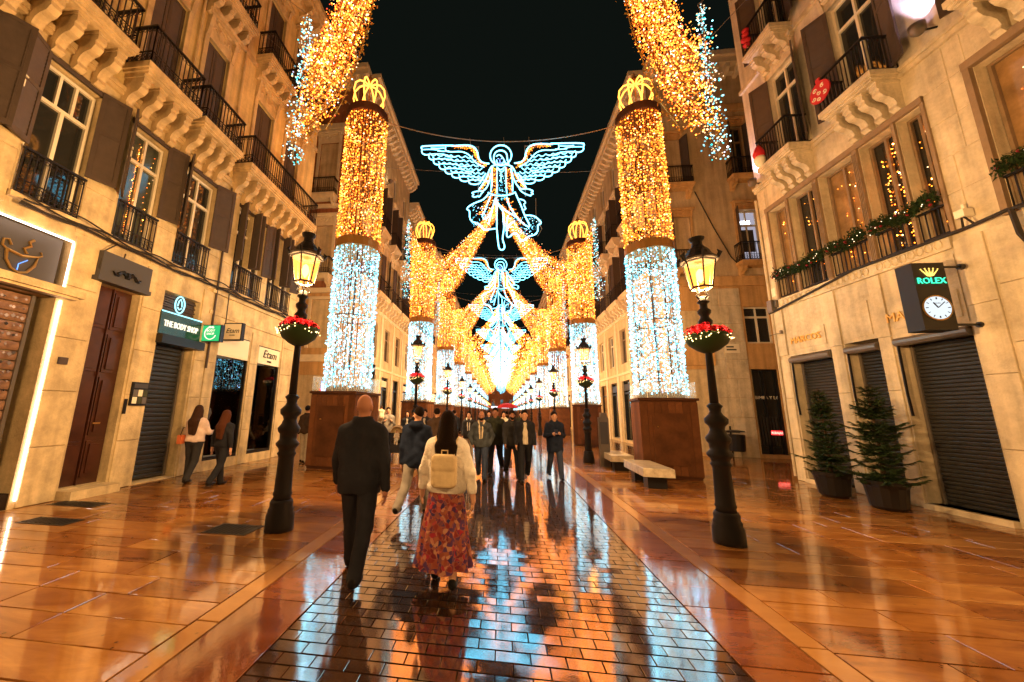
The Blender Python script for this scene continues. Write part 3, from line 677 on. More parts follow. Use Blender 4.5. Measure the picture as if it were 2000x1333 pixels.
# ================================================================ near right building
C = thing('corner_building', 'pale limestone building on the right with clock sign, garlanded windows and roller shutters', 'building', (8.1,11.77,0), R_(-88))
CG = [(.33,1.6,.1,3.36),(1.97,2.74,.1,3.42),(3.06,4.32,.1,3.34)]
CW = [(.34,1.0,5.06,7.78),(1.1,1.9,5.06,7.78),(2.06,2.98,5.06,7.78),(3.14,3.85,5.06,7.78),(3.93,4.38,5.06,7.78),(5.2,6.3,5.1,7.8)]
CD = [(1.05,2.0,8.9,11.75),(3.05,4.05,8.9,11.75),(5.6,6.6,8.9,11.75)]; CT = [(a,b,12.75,15.3) for a,b,_,_ in CD]
wall(C, 0, 9.5, 0, 5.0, CG, M['stoneC'], .35, name='ground_storey_wall'); wall(C, 0, 9.5, 5.0, 8.7, CW, M['stoneC'], .35, name='mezzanine_wall')
wall(C, 0, 9.5, 8.7, 17.5, CD+CT, M['plasterC'], .3, name='upper_wall')
m = MB(); m.box(-.02,-.001,.0,9,0,17); m.build('side_wall', M['plasterC'], C)
MB().box(-.05,9.5,-.10,0,8.72,8.80).build('string_course', M['stoneC'], C); MB().box(-.05,9.5,-.06,0,8.62,8.72).build('string_course', M['stoneC'], C); MB().box(-.05,9.5,-.08,0,12.3,12.42).build('string_course', M['stoneC'], C)
cornice(C, 0, 9.5, 16.8, .7, .7, M['stoneC'], .6)
# frieze of roundels above the shop front
fr = MB(); fr.box(.28,4.36,-.06,0,4.78,5.04); fo = fr.build('frieze', M['stoneC'], C)
q = MB()
for i in range(26):
    if i in (8,9,17): continue
    u = .38+i*.152; q.tube([(u+.06*math.cos(x),-.065,4.91+.085*math.sin(x)) for x in [k*math.pi/5 for k in range(10)]],.018,4,closed=True)
q.build('roundels', M['stoneC'], fo, kind='stuff')
# ashlar piers
for k,(a,b,z0,z1) in enumerate(((0.0,.30,0,3.3),(1.63,1.94,0,3.4),(2.77,3.03,0,3.4),(4.36,4.78,0,4.9),(4.82,5.6,0,4.9),(5.62,6.6,0,4.9),(6.6,8.0,0,4.9))):
    ashlar(C, a, b, z0, z1, 1.25 if k < 4 else 1.0, .035 if k < 5 else .06, M['stoneC'], split=False, seed=k+40)
ashlar(C, 4.42, 5.14, 5.06, 8.6, .72, .012, M['stoneC'], split=True, seed=51); ashlar(C, 0.0, .30, 4.8, 8.55, .8, .014, M['stoneC'], split=False, seed=52)
for a,b in ((0.0,.30),(1.63,1.94),(2.77,3.03)): MB().box(a,b,-.04,0,3.41,4.765).build('pilaster_strip', M['stoneC'], C)
for k,(a,b) in enumerate(((.33,1.6),(1.97,2.74),(3.06,4.32))):
    q = MB(); q.box(a,b,-.012,.02,3.42,4.68); pn = q.build('fascia_panel', M['stoneC'], C)
    q = MB(); q.box(a+.06,b-.06,-.03,-.012,3.52,4.02 if k != 1 else 4.3); q.build('raised_panel', M['stoneC'], pn)
    if k != 1: text('MARCOS', .25 if k == 0 else .27, M['gold_letter'], pn, ((a+b)/2-(.0 if k == 0 else .15),-.055,3.76), ext=.012, sx=.95)
    roller(C, a+.02, b-.02, .1, 3.2, .27, .075, parts=False)
    q = MB(); q.lathe([(.09,a+.02),(.09,b-.02)],10, M=Matrix(((0,0,1,0),(1,0,0,.0),(0,1,0,3.25),(0,0,0,1)))); q.build('awning_roll', M['roller_box'], C)
    q = MB(); q.tube([(a+.06,-.02,3.2),(a+.07,-.04,2.2),(a+.07,-.02,1.75)],.022,6); q.build('awning_arm', M['iron'], C)
    q = MB(); q.box(a,b,-.1,.3,0,.1); q.build('threshold', M['stoneC'], C)
# mezzanine window band with brown frames
q = MB(); q.box(.26,.33,-.05,.02,5.02,7.9); q.box(4.40,4.46,-.05,.02,5.02,7.9); q.box(.26,4.46,-.07,.02,7.79,7.92)
for a,b in ((1.01,1.09),(1.92,2.04),(3.0,3.12),(3.86,3.92)): q.box(a,b,-.05,.2,5.04,7.79)
for u in (1.98,3.06):
    for j in range(4): q.box(u-.06+j*.032,u-.06+j*.032+.016,-.066,-.05,5.1,7.7)
q.box(5.1,5.19,-.08,.02,5.0,7.95); q.box(5.1,6.4,-.09,.02,7.8,7.95); q.box(6.3,6.4,-.08,.02,5.0,7.95); q.build('window_surround', M['frameC'], C)
for i,(a,b,z0,z1) in enumerate(CW):
    wn = window(C, a+.01, b-.01, z0+.01, z1-.01, y=.22, cols=2, transom=0, fw=.05, mat=M['frameC'], pane=M['glass_warm'] if i in (0,2,5) else M['glass'])
    n = [14,20,22,90,26,26][i]; P = []
    for j in range(n):
        s = (b-a)*random.choice((.3,.36,.62,.7)); P.append((a+s+RNG.normal(0,.02),.2,z0+.15+(z1-z0-.4)*random.random()))
    bulbs('fairy_lights', P, .013 if i != 3 else .016, gold_cols(n, 2.4), M['bulb_small'], wn, kind='stuff')
    r = rail_mesh(MB(), [(a+.01,-.0),(b-.01,-.0)], 5.06, 5.66, .095, False); r.build('window_guard', M['iron'], wn)
# balconies with open shutters
for i,(a,b,n) in enumerate(((.98,2.12,4),(3.02,4.24,4),(5.5,6.7,4))):
    balcony(C, a, b, 8.6, .62, n, .22, .86, matS=M['stoneC'], ch=.62, wd=.15, step=.085, scroll=False)
    balcony(C, a, b, 12.45, .6, 3, .22, .86, matS=M['stoneC'], ch=.5, wd=.15, step=.085, scroll=False)
for i,(a,b,z0,z1) in enumerate(CD+CT):
    wn = window(C, a, b, z0, z1, y=.14, cols=2, transom=.25, fw=.06)
    leaf(C, a, -.02, z0, z1, .5, .5, -1); leaf(C, b, -.02, z0, z1, .5, .4 if i != 0 else .7, 1)
    surround(C, a, b, z0, z1, .1, .04, M['stoneC'], .55)
# dark projecting clock sign
t = thing('clock_sign', 'dark projecting sign box with gold crown, green lettering and lit white clock', 'sign', (7.53,7.2,3.81))
q = MB(); q.box(-.25,.25,0,.28,-.61,.61); q.build('case', M['black'], t)
q = MB(); q.tube([(.25,.1,.56),(.62,.1,.56)],.022,6); q.tube([(.25,.1,-.5),(.72,.1,-.5)],.022,6); q.build('bracket', M['black'], t)
q = MB(); q.lathe([(.05,.58),(.055,.64)],8,(0,0),M=Matrix(((0,0,1,0),(1,0,0,.1),(0,1,0,.56),(0,0,0,1)))); q.lathe([(.05,.66),(.055,.72)],8,(0,0),M=Matrix(((0,0,1,0),(1,0,0,.1),(0,1,0,-.5),(0,0,0,1)))); q.build('wall_plate', M['black'], t)
text('ROLEX', .155, M['green_lit'], t, (.0,-.012,.27), ext=.006, sx=.92)
q = MB()
for k in range(5): 
    x = (k-2)*.042; q.tube([(x*.45,-.012,.37),(x*1.5,-.012,.47+.015*(k in (1,2,3)))],[.014,.006],4); q.lathe([(.001,-.012),(.013,0),(.001,.012)],6,(0,0),M=Matrix.Translation((x*1.55,-.012,.485+.015*(k in (1,2,3)))))
q.tube([(-.045,-.012,.37),(0,-.012,.36),(.045,-.012,.37)],.012,4); q.build('crown_emblem', M['gold_lit'], t)
RX = Matrix.Rotation(R_(90),4,'X')
q = MB(); q.lathe([(.205,.0),(.205,.012)],32,M=Matrix.Translation((0,-.001,-.22)) @ RX); fc = q.build('clock_face', M['clock_face'], t)
q = MB(); q.tube([(.215*math.cos(x),-.008,-.22+.215*math.sin(x)) for x in [i*math.pi/16 for i in range(32)]],.014,5,closed=True); q.build('bezel', M['gold_metal'], t)
q = MB()
for k in range(12):
    a = k*math.pi/6; q.tube([(.15*math.sin(a),-.018,-.22+.15*math.cos(a)),(.185*math.sin(a),-.018,-.22+.185*math.cos(a))],.006 if k%3 else .009,4)
for a,l,r in ((R_(-33),.11,.009),(R_(48),.155,.007)): q.tube([(0,-.02,-.22),(l*math.sin(a),-.02,-.22+l*math.cos(a))],r,4)
q.build('hands_and_marks', M['black'], fc)
text('ROLEX', .035, M['black'], fc, (0,-.016,-.14), ext=.001)
# cables, boxes and cameras on the right facade
q = MB(); q.tube([(-.1,-.08,4.72),(.2,-.1,4.74),(1.5,-.11,4.9),(2.6,-.11,5.05),(4.0,-.1,5.02),(4.7,-.1,5.02),(5.2,-.12,5.05),(5.5,-.12,5.0)],.03,6); q.tube([(5.25,-.12,5.03),(5.28,-.13,4.6),(5.4,-.13,4.25),(5.5,-.14,4.2)],.035,6)
q.tube([(4.62,-.1,5.02),(4.7,-.18,5.25),(4.78,-.12,5.05)],.018,5); q.build('cable_run', M['cable'], C)
q = MB(); q.box(4.62,4.76,-.2,-.04,5.2,5.34); q.box(4.66,4.7,-.1,-.06,5.34,5.46); q.build('camera_box', M['white_sign'], C)
q = MB(); q.box(-.04,.14,-.16,0,4.72,5.08); q.box(.16,.24,-.1,0,4.85,5.05); q.build('junction_box', M['roller_box'], C)
q = MB(); q.box(.04,.18,-.03,0,5.2,5.45); q.build('house_plate', M['white_sign'], C)
q = MB(); q.tube([(.22,-.04,4.06),(.22,-.2,4.04),(.1,-.3,4.0)],.012,5); q.box(.19,.25,-.09,-.03,4.04,4.14); q.build('wall_hook', M['roller_box'], C)
q = MB(); q.tube([(-.03,-.05,8.4),(-.03,-.05,.1)],.035,6); q.build('downpipe', M['stoneC'], C)
# ================================================================ buildings across the side streets
def side_block(parent, L, mats, bay=2.2, ht=20.0, detail=2, seed=0, face='street', shops=True):
    """street facade in local frame, length L: shop openings, mezzanine, two balcony storeys, attic, cornice"""
    rnd = random.Random(seed); n = max(1, int(L/bay)); bw = L/n; wa, wb = mats
    holes = []
    for i in range(n):
        c = (i+.5)*bw
        holes.append((c-.72,c+.72,.15,3.7)); holes.append((c-.55,c+.55,4.75,6.9)); holes.append((c-.5,c+.5,8.6,11.5)); holes.append((c-.48,c+.48,12.85,15.5)); holes.append((c-.42,c+.42,16.6,18.3))
    lo = [h for h in holes if h[3] < 7.5]; up = [h for h in holes if h[3] > 7.5]
    wall(parent, 0, L, 0, 7.6, lo, wb, name='lower_wall'); wall(parent, 0, L, 7.6, ht-.6, up, wa, name='upper_wall')
    MB().box(0,L,-.09,0,4.05,4.2).build('string_course', M['trim'], parent); MB().box(0,L,-.1,0,7.5,7.7).build('string_course', M['trim'], parent); MB().box(0,L,-.07,0,12.3,12.45).build('string_course', M['trim'], parent); MB().box(0,L,-.07,0,16.1,16.22).build('string_course', M['trim'], parent)
    cornice(parent, 0, L, ht-.9, .9, .8, M['trim'], .5 if detail > 0 else None)
    for i in range(n+1):
        u = min(max(i*bw, .16), L-.16); m = MB(); m.box(u-.15,u+.15,-.07,0,0,7.5); m.build('pilaster', wb if detail < 2 else M['trim'], parent)
    for i in range(n):
        c = (i+.5)*bw
        q = MB(); q.box(c-.7,c+.7,.2,.24,.2,3.66); sw = q.build('shop_window', rnd.choice([M['glass'],M['glass'],M['glass_warm'],M['glass']]), parent)
        q = MB(); q.box(c-.72,c-.66,.1,.2,.15,3.7); q.box(c+.66,c+.72,.1,.2,.15,3.7); q.box(c-.66,c+.66,.1,.2,2.9,3.0); q.build('frame', M['iron'], sw)
        if shops and rnd.random() < .6: q = MB(); q.box(c-.6,c+.6,.08,.12,3.1,3.5); q.build('fascia', rnd.choice([M['slate'],M['black'],M['cream_board']]), sw)
        window(parent, c-.53, c+.53, 4.78, 6.88, cols=2, transom=.3, mat=rnd.choice([M['white_frame'],M['frameC']]), panes=detail > 1)
        window(parent, c-.48, c+.48, 8.6, 11.48, cols=2, transom=.25, panes=detail > 1); window(parent, c-.46, c+.46, 12.85, 15.48, cols=2, transom=.25, panes=detail > 1)
        window(parent, c-.4, c+.4, 16.62, 18.28, cols=2, transom=0, panes=detail > 1)
        if detail > 0:
            for z0,z1 in ((8.6,11.5),(12.85,15.5)):
                leaf(parent, c-.5, -.02, z0, z1, .48, rnd.choice((1.4,.5,.25)), -1); leaf(parent, c+.5, -.02, z0, z1, .48, rnd.choice((1.4,.5,.25)), 1)
                surround(parent, c-.5, c+.5, z0, z1, .12, .05, M['trim'], .5)
            balcony(parent, c-bw*.42, c+bw*.42, 8.3, .6, 4, .24, .9, matS=M['trim'], ch=.55, step=.12, scroll=False); balcony(parent, c-.75, c+.75, 12.55, .5, 2, .22, .9, matS=M['trim'], ch=.5, step=.12, scroll=False)
# --- left, beyond the side street
B = thing('street_building', 'sand coloured building running down the street past the left side street', 'building', (-7.57,17.3,0), R_(90))
side_block(B, 10.4, (M['plasterB2'],M['plasterB2']), 2.6, 20.6, 2, 3)
# its end wall faces the camera
def end_face(parent, u0, u1, ht, wins, mat, lowmat, sy=0.0):
    holes = [w[:4] for w in wins]
    wall(parent, u0, u1, 0, 7.6, [h for h in holes if h[3] < 7.7], lowmat, name='end_lower_wall', y=sy); wall(parent, u0, u1, 7.6, ht-.6, [h for h in holes if h[3] > 7.7], mat, name='end_upper_wall', y=sy)
BE = thing('building_end', 'rust red end wall with cream framed balcony windows over the lit pharmacy front', 'building', (-7.57,17.24,0), 0)
bw_ = [(-3.4,-.75,.1,3.25),(-2.0,-.85,4.6,7.1),(-2.15,-1.2,8.4,11.2),(-2.35,-1.3,12.9,16.2)]
end_face(BE, -6.5, -.02, 20.6, bw_, M['plasterB'], M['plasterD2'])
MB().box(-6.5,.1,-.1,0,3.9,4.25).build('string_course', M['trim'], BE); MB().box(-6.5,.1,-.12,0,7.45,7.7).build('string_course', M['trim'], BE); MB().box(-6.5,.1,-.14,0,12.2,12.4).build('string_course', M['trim'], BE); MB().box(-6.5,.1,-.3,0,16.9,17.2).build('string_course', M['trim'], BE)
cornice(BE, -6.5, .3, 19.7, .9, .7, M['trim'], .5)
for a,b,z0,z1 in bw_[1:]:
    wn = window(BE, a, b, z0, z1, cols=2, transom=.22, fw=.09, mat=M['trim']); surround(BE, a, b, z0, z1, .16, .06, M['trim'], .5 if z0 > 8 else 0)
for a,b,z in ((-2.4,-1.0,8.1),(-2.6,-1.1,12.6)): balcony(BE, a, b, z, .55, 2, .25, .9, matS=M['trim'], ch=.4, step=.11)
q = MB(); q.tube([(-.4,-.06,19.5),(-.4,-.06,4.3)],.05,6); q.build('downpipe', M['trim'], BE)
q = MB()
q.box(-3.4,-.75,.24,.28,.1,3.25); ph = q.build('pharmacy_front', M['slate'], BE)
for a,b in ((-3.3,-2.5),(-2.4,-1.75),(-1.65,-1.3)):
    q = MB(); q.box(a,b,.16,.18,.3,2.35); q.build('lit_poster', M['led_white'], ph)
q = MB(); q.box(-3.4,-1.2,.08,.2,2.45,2.68); q.tube([(-1.2,.12,2.58),(-1.1,.12,2.4),(-1.08,.12,2.0)],.08,6); q.build('red_band', M['led_red'], ph)
q = MB(); q.box(-1.15,-.85,.05,.2,.3,2.95); q.build('lit_blue_case', M['led_blue'], ph); q = MB(); q.box(-1.1,-.9,.03,.05,.5,2.85); q.build('lit_panel', M['led_white'], ph)
q = MB(); q.tube([(-3.1,.14,.5),(-2.9,.14,1.1),(-2.7,.14,1.5),(-2.6,.14,1.2),(-2.8,.14,.9)],.05,5); q.tube([(-2.3,.14,1.4),(-2.1,.14,1.7),(-1.9,.14,1.6)],.05,5); q.tube([(-2.2,.14,.4),(-2.0,.14,.8),(-1.9,.14,.5)],.06,5); q.build('poster_print', M['black'], ph)
t = thing('hanging_sign', 'small black sign with white script lettering on the building past the left side street', 'sign', (-7.4,20.3,3.85), 0, 'small projecting shop signs')
q = MB(); q.box(-.33,.33,-.06,.06,-.3,.3); q.build('case', M['black'], t); text('Ray-Ban', .24, M['letters_lit'], t, (0,-.066,0), rot=(R_(90),R_(-14),0), ext=.003, shear=.3)
# facade floodlight seen glowing on that building
t = thing('facade_floodlight', 'small glowing floodlight under the cornice of the building past the left side street', 'floodlight', (-7.2,21.4,16.55), R_(90))
q = MB(); q.lathe([(.05,-.2),(.16,-.06),(.17,.0)],12); q.build('housing', M['roller_box'], t)
q = MB(); q.lathe([(.13,.004),(.13,.02)],12); q.build('lens', emit('flood_lens',(1,.8,.55),14), t); q = MB(); q.tube([(0,0,-.15),(0,.3,-.3)],.025,5); q.build('arm', M['iron'], t)
# --- right, beyond the side street
D = thing('street_building', 'tan building past the right side street running down the street', 'building', (7.57,30.0,0), R_(-90))
side_block(D, 12.38, (M['plasterD'],M['plasterB2']), 2.45, 19.6, 2, 5)
DE = thing('building_end', 'tan corner wall facing the camera with fashion shop, iron balconies and lit office windows', 'building', (7.57,17.54,0), 0)
dw = [(.55,1.6,.15,3.7),(3.2,4.3,.15,3.72),(.45,1.65,4.66,6.4),(3.25,4.35,4.86,6.54),(.62,1.42,8.3,11.0),(3.45,4.4,8.6,11.25),(.5,1.32,12.6,15.2),(3.55,4.25,12.9,15.75)]
wall(DE, .02, 6.5, 0, 7.6, [h for h in dw if h[3] < 7.7], M['plasterD2'], name='end_lower_wall'); wall(DE, .02, 6.5, 7.6, 19, [h for h in dw if h[3] > 7.7], M['plasterD'], name='end_upper_wall')
ashlar(DE, 1.75, 3.15, 0, 7.4, .8, .04, M['stoneC'], split=True, seed=77)
MB().box(0,6.5,-.1,0,7.5,7.95).build('string_course', M['plasterD2'], DE); MB().box(0,6.5,-.14,0,16.6,16.95).build('string_course', M['plasterD2'], DE); MB().box(.3,1.8,-.12,0,3.85,4.5).build('string_course', M['plasterD2'], DE); cornice(DE, -.1, 6.5, 18.7, .9, .7, M['trim'], .5)
for i,(a,b,z0,z1) in enumerate(dw):
    if i < 2:
        q = MB(); q.box(a,b,.2,.24,z0,z1); sw = q.build('shop_window', M['glass'], DE); q = MB(); q.box(a,a+.05,.08,.2,z0,z1); q.box(b-.05,b,.08,.2,z0,z1); q.box((a+b)/2-.02,(a+b)/2+.02,.1,.2,z0,z1); q.box(a,b,.08,.2,z1-.06,z1); q.build('frame', M['iron'], sw)
        text('BIMBA Y LOLA', .19, M['letters_lit'] if i == 0 else M['white_sign'], sw, ((a+b)/2-(.05 if i == 0 else -.2),.17,2.92 if i == 0 else 2.5), ext=.008, sx=.95 if i else .8)
        if i == 1:
            q = MB(); q.box(a+.55,b-.06,.14,.18,.95,1.12); q.build('sale_strip', M['led_red'], sw); text('REBAJAS', .12, M['letters_lit'], sw, ((a+b)/2+.27,.13,1.03), ext=.002)
            q = MB()
            for k in range(7): q.tube([(a+.15+k*.12,.19,1.7),(a+.15+k*.12+.03,.19,.5)],.045,5)
            q.build('hung_clothes', M['roller'], sw)
    else:
        lit = i in (4,5)
        wn = window(DE, a, b, z0, z1, cols=2, transom=.28, fw=.07, mat=M['white_frame'] if i != 7 else M['frameC'], pane=M['room_lit'] if lit else M['glass'])
        if lit:
            q = MB(); q.box(a+.15,b-.3,.14,.155,z1-.65,z1-.5); q.build('ceiling_tube', M['tube_lit'], wn)
            q = MB(); q.box(a+.25,b-.2,.145,.157,z0+.6,z0+1.7); q.build('dark_cabinet', M['slate'], wn)
        if i >= 4:
            surround(DE, a, b, z0, z1, .1, .05, M['plasterD2'], .35)
            if i != 4: leaf(DE, b, -.02, z0, z1, .45, 1.2, 1)
            leaf(DE, a, -.02, z0, z1, .45, 1.2, -1)
            balcony(DE, a-.28, b+.28, z0-.24, .5, 2, .22, .88, matS=M['plasterD2'], ch=.4, step=.1)
q = MB(); q.box(2.25,2.85,-.07,-.05,4.42,4.82); pl = q.build('street_plate', M['cream_board'], DE)
q = MB()
for k in range(2): q.box(2.32,2.62+.1*k,-.078,-.071,4.66-k*.13,4.72-k*.13)
q.build('plate_print', M['black'], pl)
q = MB(); q.tube([(1.75,-.05,12.3),(2.4,-.05,10.4),(3.0,-.05,8.9),(3.5,-.08,8.2)],.025,5); q.build('slanting_cable', M['cable'], DE)
# --- further down the street
fx = [('plasterB2','plasterB2',18.8),('plasterD','plasterB2',19.6),('plasterB','plasterB2',19.2),('plasterB2','plasterD',20.4)]
yl = 27.75; yr = 30.05; k = 0
ordn = ['second','third','fourth','fifth','sixth','seventh','eighth','ninth']
for k in range(6):
    Lb = [11.5,14,16,18,20,24][k]; ma, mb_, ht = fx[k%4]
    t = thing('street_building', '%s building down the left side after the side street, partly behind light columns' % ordn[k], 'building', (-7.57,yl,0), R_(90), 'buildings lining the far street'); side_block(t, Lb-.05, (M[ma],M[mb_]), 2.6 if k < 2 else 3.4, ht, 1 if k == 0 else 0, 10+k); yl += Lb
    ma, mb_, ht = fx[(k+1)%4]
    t = thing('street_building', '%s building down the right side after the side street, partly behind light columns' % ordn[k], 'building', (7.57,yr+Lb-.02,0), R_(-90), 'buildings lining the far street'); side_block(t, Lb-.05, (M[ma],M[mb_]), 2.6 if k < 2 else 3.4, ht, 1 if k == 0 else 0, 30+k); yr += Lb
t = thing('street_end_building', 'dark building closing the far end of the street with two small lit signs', 'building', (0,134.0,0), 0)
wall(t, -14, 14, 0, 15, [(-9+i*3,-8+i*3,3.5,6) for i in range(7)]+[(-9+i*3,-8+i*3,8,11) for i in range(7)], M['plasterB'], name='wall')
for z0,z1 in ((3.5,6),(8,11)):
    for i in range(7): window(t, -9+i*3, -8+i*3, z0, z1, cols=2, transom=0, panes=False)
q = MB(); q.box(-3.2,-1.0,-.2,-.1,3.0,3.6); q.box(.4,3.0,-.2,-.1,3.0,3.6); q.build('lit_sign', M['led_white'], t)
cornice(t, -14, 14, 14.4, .8, .7, M['trim'], None)
# ================================================================ columns of light
def ringpts(n, r, z, a0=0): return [(r*math.cos(a0+2*math.pi*i/n), r*math.sin(a0+2*math.pi*i/n), z) for i in range(n)]
def strands(n_str, r, z0, z1, per_m, jit=.02):
    P = []
    for i in range(n_str):
        a = 2*math.pi*(i+RNG.uniform(-.3,.3))/n_str; L = z1-z0; n = int(L*per_m*RNG.uniform(.85,1.15)); ph = RNG.uniform(0,6)
        z = np.sort(RNG.uniform(z0,z1,n)); zz = z*.5+np.linspace(z0,z1,n)*.5
        aa = a+.03*np.sin(zz*2.3+ph)+RNG.normal(0,jit,n)/r; rr = r+RNG.normal(0,jit,n)
        P.append(np.stack([rr*np.cos(aa),rr*np.sin(aa),zz],1))
    return np.concatenate(P)
def make_column(near):
    t = thing('light_column', '', 'light column', group='columns of fairy lights on wooden boxes')
    m = MB(); b = .72
    if near:
        m.box(-b+.02,b-.02,-b+.02,b-.02,.06,2.06); bx = m.build('wooden_box', M['wood_dark'], t)
        pm = MB(); n = 8; wd = (2*b-.04)/n; pm.box(-wd/2+.005,wd/2-.005,-.014,.0,.09,2.02); me = pm.mesh('board', M['wood'])
        for f in range(4):
            R4 = Matrix.Rotation(f*math.pi/2,4,'Z')
            for i in range(n):
                v = R4 @ Vector((-b+.02+(i+.5)*wd,-b+.018,0)); link('board', me, bx, (v.x,v.y,random.uniform(-.004,.004)), (0,0,f*math.pi/2))
        dm = MB(); dm.box(-.42,.42,-b-.03,-b+.0,.35,1.72); dm.build('access_panel', M['wood'], t)
        hm = MB(); hm.lathe([(.02,0),(.02,.03)],8,M=Matrix.Translation((-.3,-b-.03,1.35)) @ Matrix.Rotation(R_(90),4,'X')); hm.build('knob', M['gold_metal'], t)
    else:
        m.box(-b,b,-b,b,.06,2.06); m.build('wooden_box', M['wood'], t)
    m = MB(); m.box(-b-.03,b+.03,-b-.03,b+.03,2.062,2.13); m.box(-b+.04,b-.04,-b+.04,b-.04,0,.058); m.build('box_rim', M['wood_dark'], t)
    m = MB()
    for f in range(4):
        R4 = Matrix.Rotation(f*math.pi/2,4,'Z'); m.box(-b+.02,b-.02,-b+.012,-b+.02,2.135,2.56,M=R4)
    m.build('acrylic_guard', M['acrylic'], t)
    m = MB(); m.tube([(0,0,2.1),(0,0,11.5)],.035,6); m.lathe([(.62,2.132),(.6,2.3)],20)
    for z in (4.4,9.2):  m.tube(ringpts(24,.66,z),.018,4,closed=True)
    for i in range(6): a = i*math.pi/3+.3; m.tube([(.6*math.cos(a),.6*math.sin(a),2.1),(.6*math.cos(a),.6*math.sin(a),11.5)],.012,4)
    m.build('frame', M['wood_dark'], t)
    for z0,z1,mt,nm in ((2.2,6.62,M['white_sign'],'white_cords'),(6.9,11.42,M['leaf_gold'],'gold_cords')):
        m = MB(); ns = 60 if near else 26
        for i in range(ns): a = 2*math.pi*i/ns; m.tube([(.67*math.cos(a+.02*math.sin(k)),.67*math.sin(a+.02*math.sin(k)),z0+(z1-z0)*k/4) for k in range(5)],.0045 if near else .012,3)
        m.build(nm, mt, t, kind='stuff')
    m = MB(); n = 28
    for r0,r1,z0,z1 in ((.70,.70,6.62,6.90),): m.lathe([(r0,z0),(r1,z1)],n)
    m.build('bronze_ring', M['ring_gold'], t, smooth=False)
    m = MB(); m.lathe([(.69,11.42),(.71,11.46),(.71,11.68),(.66,11.72)],n); m.build('top_ring', M['wood_dark'], t)
    if near:
        Pw = strands(50,.68,2.25,6.6,10.5); Pg = strands(50,.68,6.95,11.38,10.5); mat = M['bulb']
        bulbs('white_bulbs', Pw, RNG.uniform(.016,.034,len(Pw)), white_cols(len(Pw),WG), mat, t); bulbs('gold_bulbs', Pg, RNG.uniform(.016,.034,len(Pg)), gold_cols(len(Pg),GG), mat, t)
    else:
        Pw = strands(26,.68,2.25,6.6,8); Pg = strands(26,.68,6.95,11.38,8); mat = M['bulb_far']
        bulbs('white_bulbs', Pw, RNG.uniform(.024,.04,len(Pw)), white_cols(len(Pw),WG), mat, t, low=True); bulbs('gold_bulbs', Pg, RNG.uniform(.024,.04,len(Pg)), gold_cols(len(Pg),GG), mat, t, low=True)
    m = MB()
    for i in range(8):
        a = i*math.pi/4+.2; pr = [(.24,11.72),(.36,11.93),(.50,12.2),(.57,12.47),(.53,12.74),(.38,12.93),(.19,12.99),(.04,12.94)]
        m.tube([(r*math.cos(a),r*math.sin(a),z) for r,z in pr],.027,5)
    m.build('crown', M['neon_gold'], t)
    m = MB(); m.tube([(0,0,11.7),(0,0,12.9)],.02,5); m.lathe([(.02,13.0),(.09,13.06),(.11,13.15),(.08,13.24),(.02,13.27),(.02,13.38),(.005,13.46)],10); m.tube([(-.05,0,13.37),(.05,0,13.37)],.012,4); m.build('finial', M['ring_gold'], t, smooth=True)
    if near:
        m = MB()
        for k in range(3): m.tube([(-.5+.5*k,-.76,2.13),(-.52+.5*k,-.77,2.3),(-.47+.5*k,-.74,2.45)],.008,4)
        m.build('loose_wire', M['white_sign'], t)
    return t
WG, GG = 1.05, 1.1
near = make_column(True); far = make_column(False)
NP = 12
ords = ['first','second','third','fourth','fifth','sixth','seventh','eighth','ninth','tenth','eleventh','twelfth','thirteenth','fourteenth','fifteenth','sixteenth']
cols_xy = []
for k in range(NP):
    for s in (-1,1):
        x = (4.67 if s > 0 else 4.58)*s; y = (10.76 if s < 0 else 11.67)+(9.93 if s < 0 else 9.75)*k
        src = near if k < 2 else far
        lab = '%s light column from the camera on the %s, gold above white on a wooden box' % (ords[k], 'left' if s < 0 else 'right')
        if k == 0 and s < 0: t = near; t['label'] = lab
        elif k == 2 and s < 0: t = far; t['label'] = lab
        else: t = dup(src, None, lab)
        t.location = (x,y,0); t.rotation_euler = (0,0,R_(-9) if k < 2 else R_(random.uniform(-4,4))); cols_xy.append((x,y))

